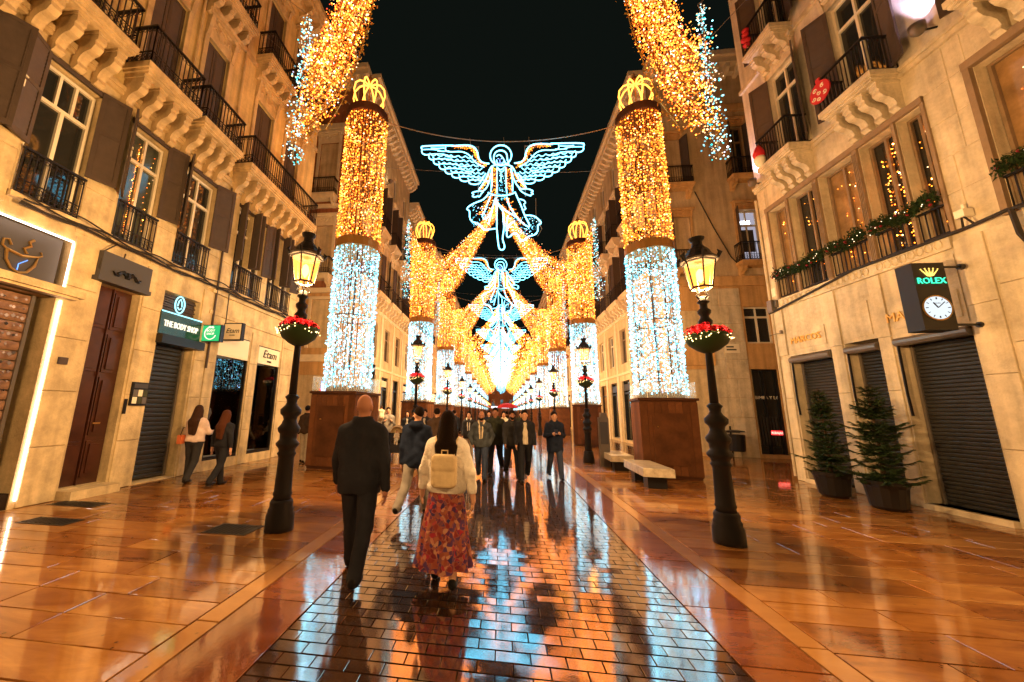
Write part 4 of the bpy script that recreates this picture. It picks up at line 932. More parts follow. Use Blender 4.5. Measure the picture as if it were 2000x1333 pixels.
# ================================================================ curtains of gold lights between the columns
def interp(L, n):
    L = np.array(L); d = np.r_[0,np.cumsum(np.hypot(*np.diff(L,axis=0).T))]; s = np.linspace(0,d[-1],n); return np.stack([np.interp(s,d,L[:,i]) for i in (0,1)],1)
def make_drape(kind, near_, side):
    t = thing('light_curtain', '', 'light curtain', group='gathered curtains of gold fairy lights')
    if kind == 0:
        U = [(.0,17.6),(-1.6,16.6),(-3.0,15.2),(-4.0,13.6),(-4.4,12.4),(-4.55,11.6),(-4.80,10.95),(-5.0,11.2)]
        Lw = [(.0,16.6),(-1.0,16.0),(-2.3,14.6),(-3.1,13.2),(-3.45,12.3),(-3.6,11.2),(-3.8,10.25),(-4.08,9.35),(-4.35,8.8),(-4.75,8.35),(-5.08,8.2)]
        st = (-5.1,11.9,7.6)
    else:
        U = [(-.1,12.7),(-.5,12.1),(-1.05,11.2),(-2.03,10.15),(-2.82,9.5),(-3.4,9.32),(-3.92,9.7),(-4.36,10.4),(-4.75,11.3)]
        Lw = [(-.15,11.7),(-.7,10.9),(-1.25,9.75),(-1.7,8.7),(-2.15,7.9),(-2.77,7.3),(-3.5,6.95),(-4.05,6.9),(-4.6,7.0)]
        st = (-4.85,11.65,7.3)
    N = 60; a = interp(U,N); b = interp(Lw,N)
    n = (8000 if kind == 0 else 7500) if near_ else 1300
    s = RNG.random(n)*(N-1); i = s.astype(int); f = (s-i)[:,None]; ua = a[i]*(1-f)+a[np.minimum(i+1,N-1)]*f; lb = b[i]*(1-f)+b[np.minimum(i+1,N-1)]*f
    v = RNG.random(n); v = np.where(RNG.random(n) < .5, np.round(v*14)/14+RNG.normal(0,.012,n), v); xz = ua*(1-v[:,None])+lb*v[:,None]
    dep = RNG.normal(0,.16,n)+.12*np.sin(v*18)
    P = np.stack([xz[:,0]*-side*1.0,dep,xz[:,1]],1)
    C = gold_cols(n,GG); pick = RNG.random(n) < .04; C[pick] = np.array([1,.06,.02])*1.2; pick = RNG.random(n) < .03; C[pick] = np.array([.6,.95,.9])*1.2
    bulbs('gold_bulbs', P, RNG.uniform(.012,.027,n) if near_ else RNG.uniform(.03,.05,n), C, M['bulb'] if near_ else M['bulb_far'], t, low=not near_)
    # silvery strand at the outer edge
    n2 = 420 if near_ else 70; z = RNG.uniform(st[2],st[1],n2); wd = .06+.16*np.clip((st[1]-z)/(st[1]-st[2]),0,1)
    P2 = np.stack([(st[0]+RNG.normal(0,1,n2)*wd*.7)*-side,RNG.normal(0,.12,n2),z],1); C2 = white_cols(n2,.6)*np.array([1.7,1.1,.9]); C2[RNG.random(n2) < .3] = np.array([1,.6,.3])*.6; C2[RNG.random(n2) < .12] = np.array([.03,.7,.65])*.9
    bulbs('silver_strand', P2, RNG.uniform(.012,.028,n2) if near_ else RNG.uniform(.04,.06,n2), C2, M['bulb'] if near_ else M['bulb_far'], t, low=not near_)
    if near_:
        # foil leaves, garland threads
        m = MB()
        for q in range(1500):
            k = random.randrange(N); vv = random.choice((random.random(), random.random(), 1.0)); p = a[k]*(1-vv)+b[k]*vv; c = Vector((p[0]*-side,random.gauss(0,.17),p[1]))
            e1 = Vector((random.gauss(0,1),random.gauss(0,1),random.gauss(0,1))).normalized()*random.uniform(.03,.06); e2 = e1.orthogonal().normalized()*e1.length*.55
            m.add([c-e1,c+e2,c+e1,c-e2],[(0,1,2,3)])
        m.build('foil_leaves', M['leaf_gold'], t, kind='stuff')
        m = MB()
        for j in range(16):
            vv = (j+.5)/16; m.tube([((a[k]*(1-vv)+b[k]*vv)[0]*-side,.1*math.sin(vv*18)+.05*math.sin(k*.4),(a[k]*(1-vv)+b[k]*vv)[1]) for k in range(0,N,3)],.016,4)
        m.tube([((st[0])*-side,0,st[1]),(st[0]*-side,0,st[2])],.02,4); m.build('garland_threads', M['ring_gold'], t)
        m = MB(); m.tube([(st[0]*-side+.05*math.cos(x),0,st[1]+.1+.08*math.sin(x)) for x in [k*math.pi/5 for k in range(10)]],.012,4,closed=True); m.build('hanging_ring', M['wire'], t)
        if kind == 0:
            m = MB(); pts = interp([(-2.9,14),(-3.25,12.4),(-3.35,11.4),(-3.6,10.2),(-3.9,9.1),(-4.25,8.4)],60); m.tube([(p[0]*-side,-.1,p[1]) for p in pts],.012,4)
            for k in range(0,60):
                p = pts[k]; c = Vector((p[0]*-side+random.gauss(0,.04),-.1+random.gauss(0,.03),p[1])); e1 = Vector((random.gauss(0,.6),random.gauss(0,.4),-1)).normalized()*.085; e2 = Vector((1,random.gauss(0,.4),0)).normalized()*.045
                m.add([c,c+e1*.5+e2,c+e1,c+e1*.5-e2],[(0,1,2,3)])
            m.build('leaf_trail', M['leaf_gold'], t)
    return t
src = {}
for k in range(NP):
    for s in (-1,1):
        y = (7.6 if s < 0 else 8.4)+(9.93 if s < 0 else 9.75)*k+(.35 if k else 0)
        key = (min(k,1), k < 3, s)
        lab = '%s gathered curtain of gold lights from the camera, %s half' % (ords[k], 'left' if s < 0 else 'right')
        if key not in src: t = make_drape(key[0], key[1], s); t['label'] = lab; src[key] = t
        else: t = dup(src[key], None, lab)
        t.location = (0,y,0)

# ================================================================ angels of rope light
def make_angel():
    t = thing('light_angel', '', 'light angel', group='rope light angels over the street')
    def X(px): return (px-893)/292*1.13
    def Z(py): return (165-py)/271*1.13
    def line(m, pts, r=.024, flip=False, close=False):
        Q = [Vector((X(1786-p[0] if flip else p[0]),0,Z(p[1]))) for p in pts]
        if len(Q) > 2:   # smooth once
            R2 = []
            for i in range(len(Q)-1): R2 += [Q[i], (Q[i]+Q[i+1])/2]
            R2.append(Q[-1]); Q = [R2[0]]+[(R2[i-1]+R2[i]*2+R2[i+1])/4 for i in range(1,len(R2)-1)]+[R2[-1]]
        m.tube(Q, r*.95, 5, closed=close)
    fills = []
    for flip in (False, True):
        m = MB()
        line(m, [(470,160),(330,158),(190,160),(180,172),(192,195)], flip=flip)
        tips = [(192,195),(258,238),(300,284),(352,330),(405,374),(465,414),(535,449),(612,480),(706,506)]
        for (x0,y0),(x1,y1) in zip(tips[:-1],tips[1:]):
            line(m, [(x0,y0),(x0-6,y0+16),(x0+(x1-x0)*.3-12,y0+(y1-y0)*.3+26),(x0+(x1-x0)*.7-4,y0+(y1-y0)*.7+20),(x1,y1)], .022, flip)
            line(m, [(x0+8,y0-2),(x0+70,y0-4),(x0+135,y0+2),(x0+170,y0+16)], .015, flip)
        line(m, [(706,506),(725,470),(755,420)], flip=flip)
        line(m, [(450,165),(560,158),(625,163),(665,190),(685,235),(690,285),(722,325),(785,332)], flip=flip)
        line(m, [(400,170),(395,205),(440,222),(520,215),(570,225),(610,250),(640,290),(680,335),(740,365)], .02, flip)
        for r_, (x0,y0,x1,y1,n) in enumerate(((262,228,640,262,6),(290,262,668,300,7),(340,305,700,338,7),(392,345,722,374,7),(450,385,738,408,6),(520,424,738,440,5),(600,458,735,470,3))):
            pts = []
            for i in range(n*4+1):
                f = i/(n*4); sc_ = abs(math.sin(f*n*math.pi)); pts.append((x0+(x1-x0)*f-10*sc_*(1-sc_), y0+(y1-y0)*f+22*sc_))
            line(m, pts, .015, flip)
        for x0,y0,x1,y1 in ((270,180,390,182),(330,208,430,210),(420,262,500,262),(470,300,560,302),(520,350,610,352),(575,395,650,396)): line(m, [(x0,y0),((x0+x1)/2,y0+6),(x1,y1)], .016, flip)
        m.build('wing', M['neon'], t)
        for _ in range(170):
            f = RNG.random(); p = np.array([(470,172),(560,172),(625,180),(660,215),(675,265),(705,318),(760,350)]); i = min(int(f*6),5); q = p[i]+(p[i+1]-p[i])*(f*6-i)
            fills.append(((1786-q[0] if flip else q[0])+RNG.normal(0,9), q[1]+RNG.normal(4,8)))
    m = MB(); line(m, [(885+93*math.cos(a),258+93*math.sin(a)) for a in [i*math.pi/14 for i in range(28)]], close=False); line(m, [(885+93*math.cos(a),258+93*math.sin(a)) for a in (0,-.1,-.22)]); m.build('halo', M['neon'], t)
    m = MB()
    line(m, [(835,330),(822,290),(828,245),(850,220),(885,210),(920,222),(940,252),(940,300),(955,340),(945,350)], .024); line(m, [(845,268),(868,250),(890,262),(915,300),(925,340)], .02)
    line(m, [(848,300),(855,330),(878,350),(900,338),(912,310)], .018); m.build('head_outline', M['neon'], t)
    m = MB(); line(m, [(858,290),(868,288)], .012); line(m, [(886,290),(896,288)], .012); line(m, [(878,295),(874,312),(882,314)], .010); line(m, [(868,327),(880,330),(892,326)], .011); m.build('face_lines', emit('dim_blue_rope',(.25,.4,1),1.2), t)
    m = MB()
    line(m, [(845,345),(800,352),(775,420),(745,490),(715,535),(690,575),(735,580),(770,540),(795,470),(805,400)]); line(m, [(930,345),(985,355),(1010,420),(1040,480),(1075,520),(1110,555),(1060,570),(1020,530),(985,450),(975,390)])
    line(m, [(805,370),(808,450),(805,520),(800,580)]); line(m, [(975,370),(985,450),(985,520),(985,580)]); line(m, [(855,365),(850,450),(855,540),(852,600)], .02); line(m, [(925,365),(928,450),(930,540),(935,600)], .02)
    line(m, [(850,360),(885,400),(920,360)], .02); line(m, [(865,385),(890,420),(915,385)], .016); line(m, [(885,420),(887,500)], .014)
    line(m, [(775,590),(820,612),(890,622),(960,612),(1010,590)]); m.build('robe_outline', M['neon'], t)
    m = MB()
    line(m, [(700,575),(660,580),(632,592),(660,604),(635,620),(665,632),(690,615),(700,632),(718,600),(735,582)], .02); line(m, [(1070,560),(1105,560),(1150,572),(1160,590),(1135,588),(1165,610),(1135,608),(1145,625),(1105,612),(1065,590),(1040,560)], .02); m.build('hands', M['neon'], t)
    m = MB()
    line(m, [(780,600),(735,655),(690,668),(620,700),(588,735),(625,742),(618,800),(640,845),(690,850),(720,880),(745,915),(790,905),(840,900)]); line(m, [(800,612),(770,690),(745,760),(720,800),(760,830),(800,760)], .02)
    line(m, [(845,630),(850,720),(850,840),(850,900)], .022); line(m, [(835,640),(810,740),(780,860)], .02)
    line(m, [(850,670),(900,730),(960,770),(1010,800)], .022); line(m, [(855,690),(885,730),(905,760)], .018)
    line(m, [(935,630),(950,700),(990,760),(1010,800),(1060,850),(1110,890),(1130,880),(1085,800),(1060,720),(1030,650),(1010,600)]); line(m, [(1040,650),(1085,660),(1095,690),(1070,690),(1100,740),(1075,740)], .02)
    line(m, [(1090,790),(1160,790),(1215,840),(1220,862),(1185,870),(1195,920),(1160,960),(1110,960),(1080,1000),(1040,1005),(1030,950),(990,930),(960,970),(930,975),(935,905),(955,860),(1000,840)]); m.build('flowing_skirt', M['neon'], t)
    m = MB(); line(m, [(850,900),(855,960),(862,1030),(870,1070),(892,1080),(915,1065),(912,1030),(895,990),(905,930),(912,880),(905,830),(905,770)]); line(m, [(945,790),(930,850),(925,920)], .02); m.build('legs', M['neon'], t)
    for _ in range(520):
        r = RNG.random()
        if r < .2: q = (RNG.uniform(806,850),RNG.uniform(370,590))
        elif r < .4: q = (RNG.uniform(932,984),RNG.uniform(370,590))
        elif r < .55: f = RNG.random(); q = (930+130*f+RNG.normal(0,14),640+230*f)
        elif r < .7: f = RNG.random(); q = (800-80*f+RNG.normal(0,16),620+160*f)
        elif r < .85: f = RNG.random(); q = (790-75*f+RNG.normal(0,8),430+130*f)
        else: f = RNG.random(); q = (1000+85*f+RNG.normal(0,8),430+120*f)
        fills.append(q)
    P = [(X(a),RNG.normal(0,.02),Z(b)) for a,b in fills]; bulbs('gold_bulbs', P, RNG.uniform(.012,.02,len(P)), gold_cols(len(P),1.2), M['bulb'], t)
    W = []
    for _ in range(260):
        r = RNG.random()
        if r < .35: q = (RNG.uniform(625,790),RNG.uniform(700,890))
        elif r < .75: q = (RNG.uniform(960,1190),RNG.uniform(800,960))
        else: q = (RNG.uniform(862,922),RNG.uniform(420,660))
        W.append(q)
    P = [(X(a),RNG.normal(0,.02),Z(b)) for a,b in W]; bulbs('white_bulbs', P, RNG.uniform(.010,.016,len(P)), white_cols(len(P),.9), M['bulb'], t)
    m = MB()
    for s in (-1,1): m.tube([(s*.78,.04,.0),(s*.78,.04,-.6),(s*.78,.04,-1.9)],.014,4)
    m.tube([(X(1180),.04,Z(640)),(X(1180),.04,Z(790)),(X(1225),.04,Z(900)),(X(1190),.04,Z(960))],.012,4); m.tube([(-.78,.04,-.02),(-1.1,.04,-.02)],.012,4); m.tube([(.78,.04,-.02),(1.1,.04,-.02)],.012,4)
    for x in (-1.05,.1,.95): m.tube([(x,.03,.0),(x-.03,.03,.32)],.008,3)
    m.build('support_frame', M['wire'], t)
    return t
ang = make_angel()
for k in range(11):
    lab = '%s white rope light angel from the camera, wings spread above the street' % ords[k]
    t = ang if k == 0 else dup(ang, None, lab)
    if k == 0: t['label'] = lab
    t.location = (.06,11.2+9.84*k,10.55+(.12 if k else 0)); t.rotation_euler = (0,0,R_(4.0))
# span wires
def span(a, b, sag, label, r=.012, bits=0):
    pts = [Vector(a).lerp(Vector(b), i/24) - Vector((0,0,sag*4*(i/24)*(1-i/24))) for i in range(25)]
    m = MB(); m.tube(pts, r, 5); o = m.build('span_wire', M['wire'])
    tag(o, label, 'wire', 'wires spanning the street')
for k in range(6):
    yl, yr = 10.76+9.93*k, 11.67+9.75*k
    span((-4.0,yl,11.45),(4.0,yr,11.4), .72, 'wire between the tops of the %s pair of light columns carrying an angel' % ords[k], .016)
    if k < 4:
        span((-7.6,yl+5.4,14.0),(7.6,yr+5.0,13.2), .45, 'thin wire between facades behind the %s pair of light columns' % ords[k], .009)
for s in (-1,1):
    span((s*5.1,7.6 if s < 0 else 8.4,12.05),(s*7.6,7.2,14.2), .05, 'stay wire from the %s front light curtain up to the facade' % ('left' if s < 0 else 'right'), .01)
    span((s*4.4,10.8 if s < 0 else 11.6,11.5),(s*7.6,8.4 if s > 0 else 9.2,13.6), .05, 'stay wire from the %s front column to the facade' % ('left' if s < 0 else 'right'), .01)

# ================================================================ lantern posts
LAMP_W = 470.0
def make_lamp(near_):
    t = thing('lantern_post', '', 'street lamp', group='black lantern posts with flower baskets')
    m = MB()
    m.lathe([(.19,0),(.19,.06),(.185,.20),(.165,.24),(.17,.27),(.15,.30),(.155,.36),(.135,.40)],16,sq=False)
    m.lathe([(.125,.40),(.115,.44),(.13,.47),(.118,.50),(.105,.95),(.115,.98),(.13,1.01),(.11,1.04),(.12,1.08),(.155,1.12),(.16,1.15),(.115,1.2),(.12,1.28),(.145,1.31),(.155,1.36),(.11,1.42),(.09,1.48),(.10,1.52),(.14,1.56),(.145,1.62),(.09,1.68),(.07,1.72),(.075,1.76),(.10,1.8),(.06,1.84)],14)
    m.build('base', M['iron'], t, smooth=True)
    m = MB(); m.lathe([(.055,1.8),(.045,2.6),(.042,2.95)],12); m.lathe([(.045,2.95),(.09,3.0),(.095,3.04),(.06,3.09),(.055,3.12),(.085,3.16),(.09,3.2),(.05,3.24),(.05,3.3),(.085,3.33),(.06,3.36),(.05,3.42)],12); m.build('column', M['iron'], t, smooth=True)
    m = MB(); m.lathe([(.06,2.56),(.14,2.60),(.24,2.68),(.29,2.78),(.30,2.82),(.28,2.83),(.05,2.80)],16); bk = m.build('flower_bowl', M['leaf_dark'], t, smooth=True)
    m = MB(); rnd = random.Random(3)
    for i in range(46 if near_ else 20):
        a = rnd.uniform(0,6.28); r = .30*math.sqrt(rnd.random()); c = Vector((r*math.cos(a),r*math.sin(a),2.86+.10*(1-(r/.3)**2)+rnd.uniform(-.02,.04)))
        out = Vector((math.cos(a),math.sin(a),.9)).normalized()
        e = out.orthogonal().normalized(); f = out.cross(e); n = 6
        for k in range(n):
            th = 2*math.pi*k/n+rnd.random()*.5; d = (e*math.cos(th)+f*math.sin(th)); sd = d.cross(out); L_ = rnd.uniform(.06,.085)
            m.add([c, c+d*L_*.55+sd*.024+out*.012, c+d*L_-out*.012, c+d*L_*.55-sd*.024+out*.012],[(0,1,2,3)])
    m.build('poinsettias', M['poinsettia'], bk)
    n = 46 if near_ else 24; P = [(.305*math.cos(x)+RNG.normal(0,.012),.305*math.sin(x)+RNG.normal(0,.012),2.77+RNG.normal(0,.028)) for x in RNG.uniform(0,6.28,n)]
    bulbs('bowl_lights', P, .0095 if near_ else .014, np.tile(np.array([1,.6,.22])*2,(n,1)), M['bulb_small'], bk, kind=None)
    # lantern: four tapering panes in an iron cage under a crowned cap
    m = MB(); n = 6
    def hexp(r,z): return [(r*math.cos(math.pi/6+k*math.pi/3),r*math.sin(math.pi/6+k*math.pi/3),z) for k in range(n)]
    lo, hi = hexp(.145,3.555), hexp(.215,3.96)
    for k in range(n): m.tube([lo[k],hi[k]],.012,4)
    m.tube(lo,.016,4,closed=True); m.tube(hi,.014,4,closed=True)
    for k in range(4):
        a = k*math.pi/2+.4; m.tube([(.05*math.cos(a),.05*math.sin(a),3.38),(.10*math.cos(a),.10*math.sin(a),3.42),(.05*math.cos(a),.05*math.sin(a),3.5),(.14*math.cos(a),.14*math.sin(a),3.55)],.012,4)
    m.build('lantern_cage', M['iron'], t)
    li, hj = hexp(.14,3.56), hexp(.21,3.955)
    if near_:
        g0 = None
        for k in range(n):
            q = MB(); q.quad(li[k],li[(k+1)%n],hj[(k+1)%n],hj[k]); q.build('pane', M['lampglass'], t)
    else:
        q = MB()
        for k in range(n): q.quad(li[k],li[(k+1)%n],hj[(k+1)%n],hj[k])
        q.build('panes', M['lampglass'], t)
    m = MB(); m.lathe([(.245,3.97),(.26,3.99),(.235,4.02),(.19,4.06),(.165,4.12),(.13,4.17),(.10,4.2),(.075,4.24),(.07,4.30),(.10,4.33),(.11,4.36),(.09,4.365)],14)
    for k in range(6):
        a = math.pi/6+k*math.pi/3; m.tube([(.245*math.cos(a),.245*math.sin(a),3.98),(.285*math.cos(a),.285*math.sin(a),4.05),(.25*math.cos(a),.25*math.sin(a),4.10)],[.025,.03,.008],5)
    m.build('lantern_cap', M['iron'], t, smooth=False)
    m = MB(); m.lathe([(.01,3.64),(.045,3.70),(.055,3.76),(.04,3.83),(.01,3.86)],10); m.build('lamp_bulb', emit('lamp_bulb', (1,.40,.09), 2.6, 'NONE') if 'lb' not in M else M['lb'], t, smooth=True)
    ld = bpy.data.lights.new('lantern_light', 'POINT'); ld.energy = LAMP_W; ld.color = (1,.62,.28); ld.shadow_soft_size = .07
    lo_ = bpy.data.objects.new('lantern_light', ld); COL.objects.link(lo_); lo_.parent = t; lo_.location = (0,0,3.62); lo_.visible_glossy = False     # the glowing panes and bulb are what the wet floor mirrors
    return t
ln = make_lamp(True); lf = make_lamp(False)
for k in list(range(14))+[-1,-2]:  # row continued behind the camera, unseen, added to light the foreground figures' backs
    for s in (-1,1):
        x = 3.02*s; y = (5.15 if s < 0 else 5.77)+8.05*k
        lab = '%s black lantern post from the camera on the %s, with red flower basket' % (ords[k], 'left' if s < 0 else 'right') if k >= 0 else '%s unseen lantern post behind the camera on the %s' % (ords[-k-1], 'left' if s < 0 else 'right')
        if k == 0 and s < 0: t = ln; t['label'] = lab
        elif k == 2 and s < 0: t = lf; t['label'] = lab
        else: t = dup(ln if k < 2 else lf, None, lab)
        t.location = (x,y,0); t.rotation_euler = (0,0,R_(random.uniform(-20,20)))
# ================================================================ street furniture and plants
def bench(lab, x0, x1, y0, y1):
    t = thing('stone_bench', lab, 'bench', ((x0+x1)/2,(y0+y1)/2,0), R_(-3), 'pale stone benches')
    a, b = (x1-x0)/2, (y1-y0)/2; m = MB(); e = .012
    m.add([(-a,-b,.27),(a,-b,.27),(a,b,.27),(-a,b,.27),(-a,-b,.46-e),(a,-b,.46-e),(a,b,.46-e),(-a,b,.46-e),(-a+e,-b+e,.46),(a-e,-b+e,.46),(a-e,b-e,.46),(-a+e,b-e,.46)],
          [(0,3,2,1),(0,1,5,4),(1,2,6,5),(2,3,7,6),(3,0,4,7),(4,5,9,8),(5,6,10,9),(6,7,11,10),(7,4,8,11),(8,9,10,11)]); m.build('seat', M['stone_bench'], t)
    for s in (-1,1): m = MB(); m.box(-a*.62,a*.62,s*b*.62-.16,s*b*.62+.16,0,.268); m.build('foot', M['black'], t)
bench('pale stone bench nearest the camera beside the right wooden box', 3.28, 3.95, 9.35, 11.0)
bench('pale stone bench further along beside the right lantern row', 3.3, 3.95, 12.0, 13.6)
t = thing('litter_bin', 'dark litter bin on a post by the fashion shop on the right', 'litter bin', (9.5,16.9,0))
m = MB(); m.lathe([(.27,.3),(.3,.34),(.33,.92),(.34,.95),(.30,.95),(.28,.5)],14); m.build('bin_body', M['black'], t, smooth=False); m = MB(); m.tube([(0,.28,0),(0,.28,1.28)],.035,6); m.box(-.32,.32,.2,.3,1.02,1.06); m.build('post', M['iron'], t)
m = MB(); m.lathe([(.36,1.06),(.34,1.1),(.1,1.14)],12); m.build('lid', M['iron'], t)
t = thing('info_post', 'slim steel information post beside the second right lantern post', 'sign post', (3.35,13.0,0))
m = MB(); m.box(-.16,.16,-.05,.05,0,1.55); m.box(-.1,.1,-.06,.06,1.55,1.7); m.build('panel', M['roller_box'], t); m = MB(); m.box(-.12,.12,-.056,-.051,.7,1.4); m.build('notice', M['slate'], t)
def fir(lab, x, y, h, w_, seed):
    rnd = random.Random(seed); t = thing('potted_fir', lab, 'potted tree', (x,y,0), 0, 'potted fir trees by the shutters')
    m = MB(); m.lathe([(.20,0),(.26,.06),(.30,.40),(.33,.46),(.33,.52),(.28,.52),(.26,.44)],16); m.build('pot', M['pot'], t, smooth=False)
    m = MB(); m.tube([(0,0,.4),(.02,0,h*.5),(0,.02,h-.05)],[.035,.025,.008],6)
    N = MB(); z = .5
    while z < h-.12:
        f = 1-(z-.5)/(h-.5); R0 = w_*(f**.8)*rnd.uniform(.75,1.1)+.05; nb = 9 if f > .25 else 5; a0 = rnd.random()*6
        for k in range(nb):
            a = a0+2*math.pi*k/nb+rnd.uniform(-.35,.35); L_ = R0*rnd.choice((.35,.7,.9,1.0,1.25))*rnd.uniform(.8,1.1); dr = rnd.uniform(-.5,-.1) if f > .4 else rnd.uniform(.0,.3)
            pts = [(L_*s*math.cos(a),L_*s*math.sin(a),z+dr*L_*s*(1.2-s)+.10*s*s) for s in (0,.35,.7,1)]
            m.tube(pts,[.010,.008,.006,.003],4)
            for s in range(int(L_/.013)):
                q = s*.013/L_; i = min(int(q*3),2); g = q*3-i; c = Vector(pts[i]).lerp(Vector(pts[i+1]),g)
                for sd in (-1,1,0):
                    tw = a+sd*rnd.uniform(.5,1.0); ln_ = rnd.uniform(.07,.14)*(1.15-q*.55)*(1 if sd else .8); d = Vector((math.cos(tw),math.sin(tw),rnd.uniform(-.35,.35)))*ln_; p = Vector((-math.sin(tw),math.cos(tw),rnd.uniform(-.6,.6))).normalized()*.014
                    N.add([c-p,c+p,c+d+p*.4,c+d-p*.4],[(0,1,2,3)])
        z += rnd.uniform(.05,.14)
    m.build('trunk', M['bark'], t); N.build('foliage', M['needle'], t, kind='stuff')
fir('slender potted fir farther from the camera by the right roller shutters', 7.2, 9.5, 2.4, .42, 4)
fir('wider potted fir nearer the camera by the right roller shutters', 7.3, 8.45, 2.35, .58, 9)
# garlands under the right windows
def garland(lab, u0, u1, z0, z1, seed):
    rnd = random.Random(seed); t = thing('christmas_garland', lab, 'garland', C.location, C.rotation_euler.z, 'garlands along the window guards')
    m = MB(); fl = MB(); n = int((u1-u0)*900)
    for i in range(n):
        f = rnd.random(); c = Vector((u0+(u1-u0)*f+rnd.gauss(0,.02), -.11+rnd.gauss(0,.055), z0+(z1-z0)*f+.05*math.sin(f*9)+rnd.gauss(0,.065)))
        d = Vector((rnd.gauss(0,1),rnd.gauss(0,1)-.4,rnd.gauss(0,1))).normalized()*rnd.uniform(.05,.1); p = d.orthogonal().normalized()*.016
        m.add([c-p,c+p,c+d],[(0,1,2)])
    m.build('fir_sprigs', M['leaf_dark'], t, kind='stuff')
    for i in range(int((u1-u0)*9)):
        f = rnd.random(); c = Vector((u0+(u1-u0)*f,-.16+rnd.gauss(0,.02),z0+(z1-z0)*f+rnd.gauss(0,.05)))
        fl.lathe([(.001,-.03),(.028,-.015),(.028,.015),(.001,.03)],6,M=Matrix.Translation(c))
    fl.build('baubles', M['bauble_red'], t, smooth=True, kind='stuff')
    n = int((u1-u0)*9); P = [(u0+(u1-u0)*f,-.17,z0+(z1-z0)*f+RNG.normal(0,.06)) for f in RNG.random(n)]; bulbs('garland_lights', P, .010, np.tile(np.array([1,.7,.4])*1.5,(n,1)), M['bulb_small'], t, kind='stuff')
garland('dark fir garland with red baubles under the window farthest along the right facade', .36, 1.92, 5.72, 5.72, 1)
garland('dark fir garland with red baubles under the middle window of the right facade', 2.08, 2.98, 5.74, 5.76, 2)
garland('dark fir garland with red baubles under the window above the clock sign', 3.14, 4.36, 5.74, 5.78, 3)
garland('dark fir garland at the window on the right edge of the photo', 5.22, 6.2, 5.74, 5.8, 4)
t = thing('glass_bell', 'small hanging glass ornament under the garland on the right edge', 'ornament', C.location, C.rotation_euler.z)
m = MB(); m.lathe([(.01,5.75),(.03,5.7),(.035,5.6),(.08,5.5),(.075,5.46)],10,(5.75,-.16)); m.build('bell', M['acrylic'], t, smooth=True); m = MB(); m.tube([(5.75,-.16,5.75),(5.75,-.14,5.85)],.005,4); m.build('cord', M['wire'], t)
# red ornaments hung on the right balconies
def bauble(lab, u, z, kind):
    t = thing('balcony_ornament', lab, 'ornament', C.location, C.rotation_euler.z, 'red ornaments on the right balconies')
    red = plain('red_ornament_card', (.45,.02,.025), .5); m = MB()
    if kind == 0:
        m.lathe([(.26,0),(.26,.03)],24,M=Matrix.Translation((u,-.63,z)) @ Matrix.Rotation(R_(90),4,'X')); m.build('disc', red, t); m = MB(); m.box(u-.05,u+.05,-.66,-.63,z+.25,z+.36); m.build('cap', red, t)
        m = MB()
        for k,(dx,dz) in enumerate(((-.1,.1),(.1,.1),(0,-.02),(-.14,-.08),(.13,-.1),(-.04,-.17))):
            m.tube([(u+dx+.055*(1-q/14)*math.cos(q*.7+k),-.667,z+dz+.055*(1-q/14)*math.sin(q*.7+k)) for q in range(12)],.010,4)
        m.build('white_swirls', M['white_sign'], t)
    elif kind == 1:
        for k in range(5): m.lathe([(.01,-.1),(.09,-.03),(.1,.03),(.01,.1)],8,M=Matrix.Translation((u+.06*math.sin(k*2.2),-.64,z-.25+.12*k)))
        m.build('red_bow', red, t, smooth=True); m = MB(); m.tube([(u,-.66,z-.1),(u-.06,-.66,z-.38)],.02,4); m.tube([(u,-.66,z-.1),(u+.06,-.66,z-.4)],.02,4); m.build('ribbon', M['gold_metal'], t)
    else:
        m.lathe([(.01,-.05),(.13,.0),(.15,.12),(.08,.3),(.02,.38)],10,M=Matrix.Translation((u,-.64,z))); m.build('red_cap', red, t, smooth=True); m = MB(); m.lathe([(.02,-.32),(.1,-.25),(.14,-.1),(.12,0),(.02,.02)],10,M=Matrix.Translation((u,-.64,z))); m.build('pale_body', M['white_sign'], t, smooth=True)
bauble('round red ornament with white swirls on the nearer right balcony', 3.2, 9.3, 0)
bauble('red and white capped ornament on the farther right balcony', 1.15, 9.1, 2)
bauble('red bow ornament on the upper right balcony', 1.3, 13.1, 1)
# violet facade uplights on the right building
def uplight(lab, u, z, en):
    t = thing('wall_uplight', lab, 'wall light', C.location, C.rotation_euler.z, 'facade uplights on the right building')
    m = MB(); m.lathe([(.05,-.16),(.11,-.10),(.12,.06),(.10,.06),(.09,-.05)],14,(u,-.22)); m.build('housing', M['roller_box'], t, smooth=True); m = MB(); m.tube([(u,-.2,-.08),(u+.1,0,-.12)],.02,5); m.build('arm', M['iron'], t)
    m = MB(); m.lathe([(.088,.0),(.088,.012)],14,(u,-.22)); m.build('lens', emit('violet_lens',(.75,.62,1),6,'NONE'), t)
    for ch in t.children: ch.location.z = z
    ld = bpy.data.lights.new('uplight_beam','SPOT'); ld.energy = en; ld.color = (.72,.60,1); ld.spot_size = R_(58); ld.spot_blend = .5; ld.shadow_soft_size = .06
    lo_ = bpy.data.objects.new('uplight_beam', ld); COL.objects.link(lo_); lo_.parent = t; lo_.location = (u,-.22,z+.08); lo_.rotation_euler = (R_(180-10),0,0)
uplight('small violet uplight by the string course right of the nearer balcony', 4.8, 9.15, 130)
uplight('small violet uplight at the far corner below the farther balcony', .18, 8.95, 60)
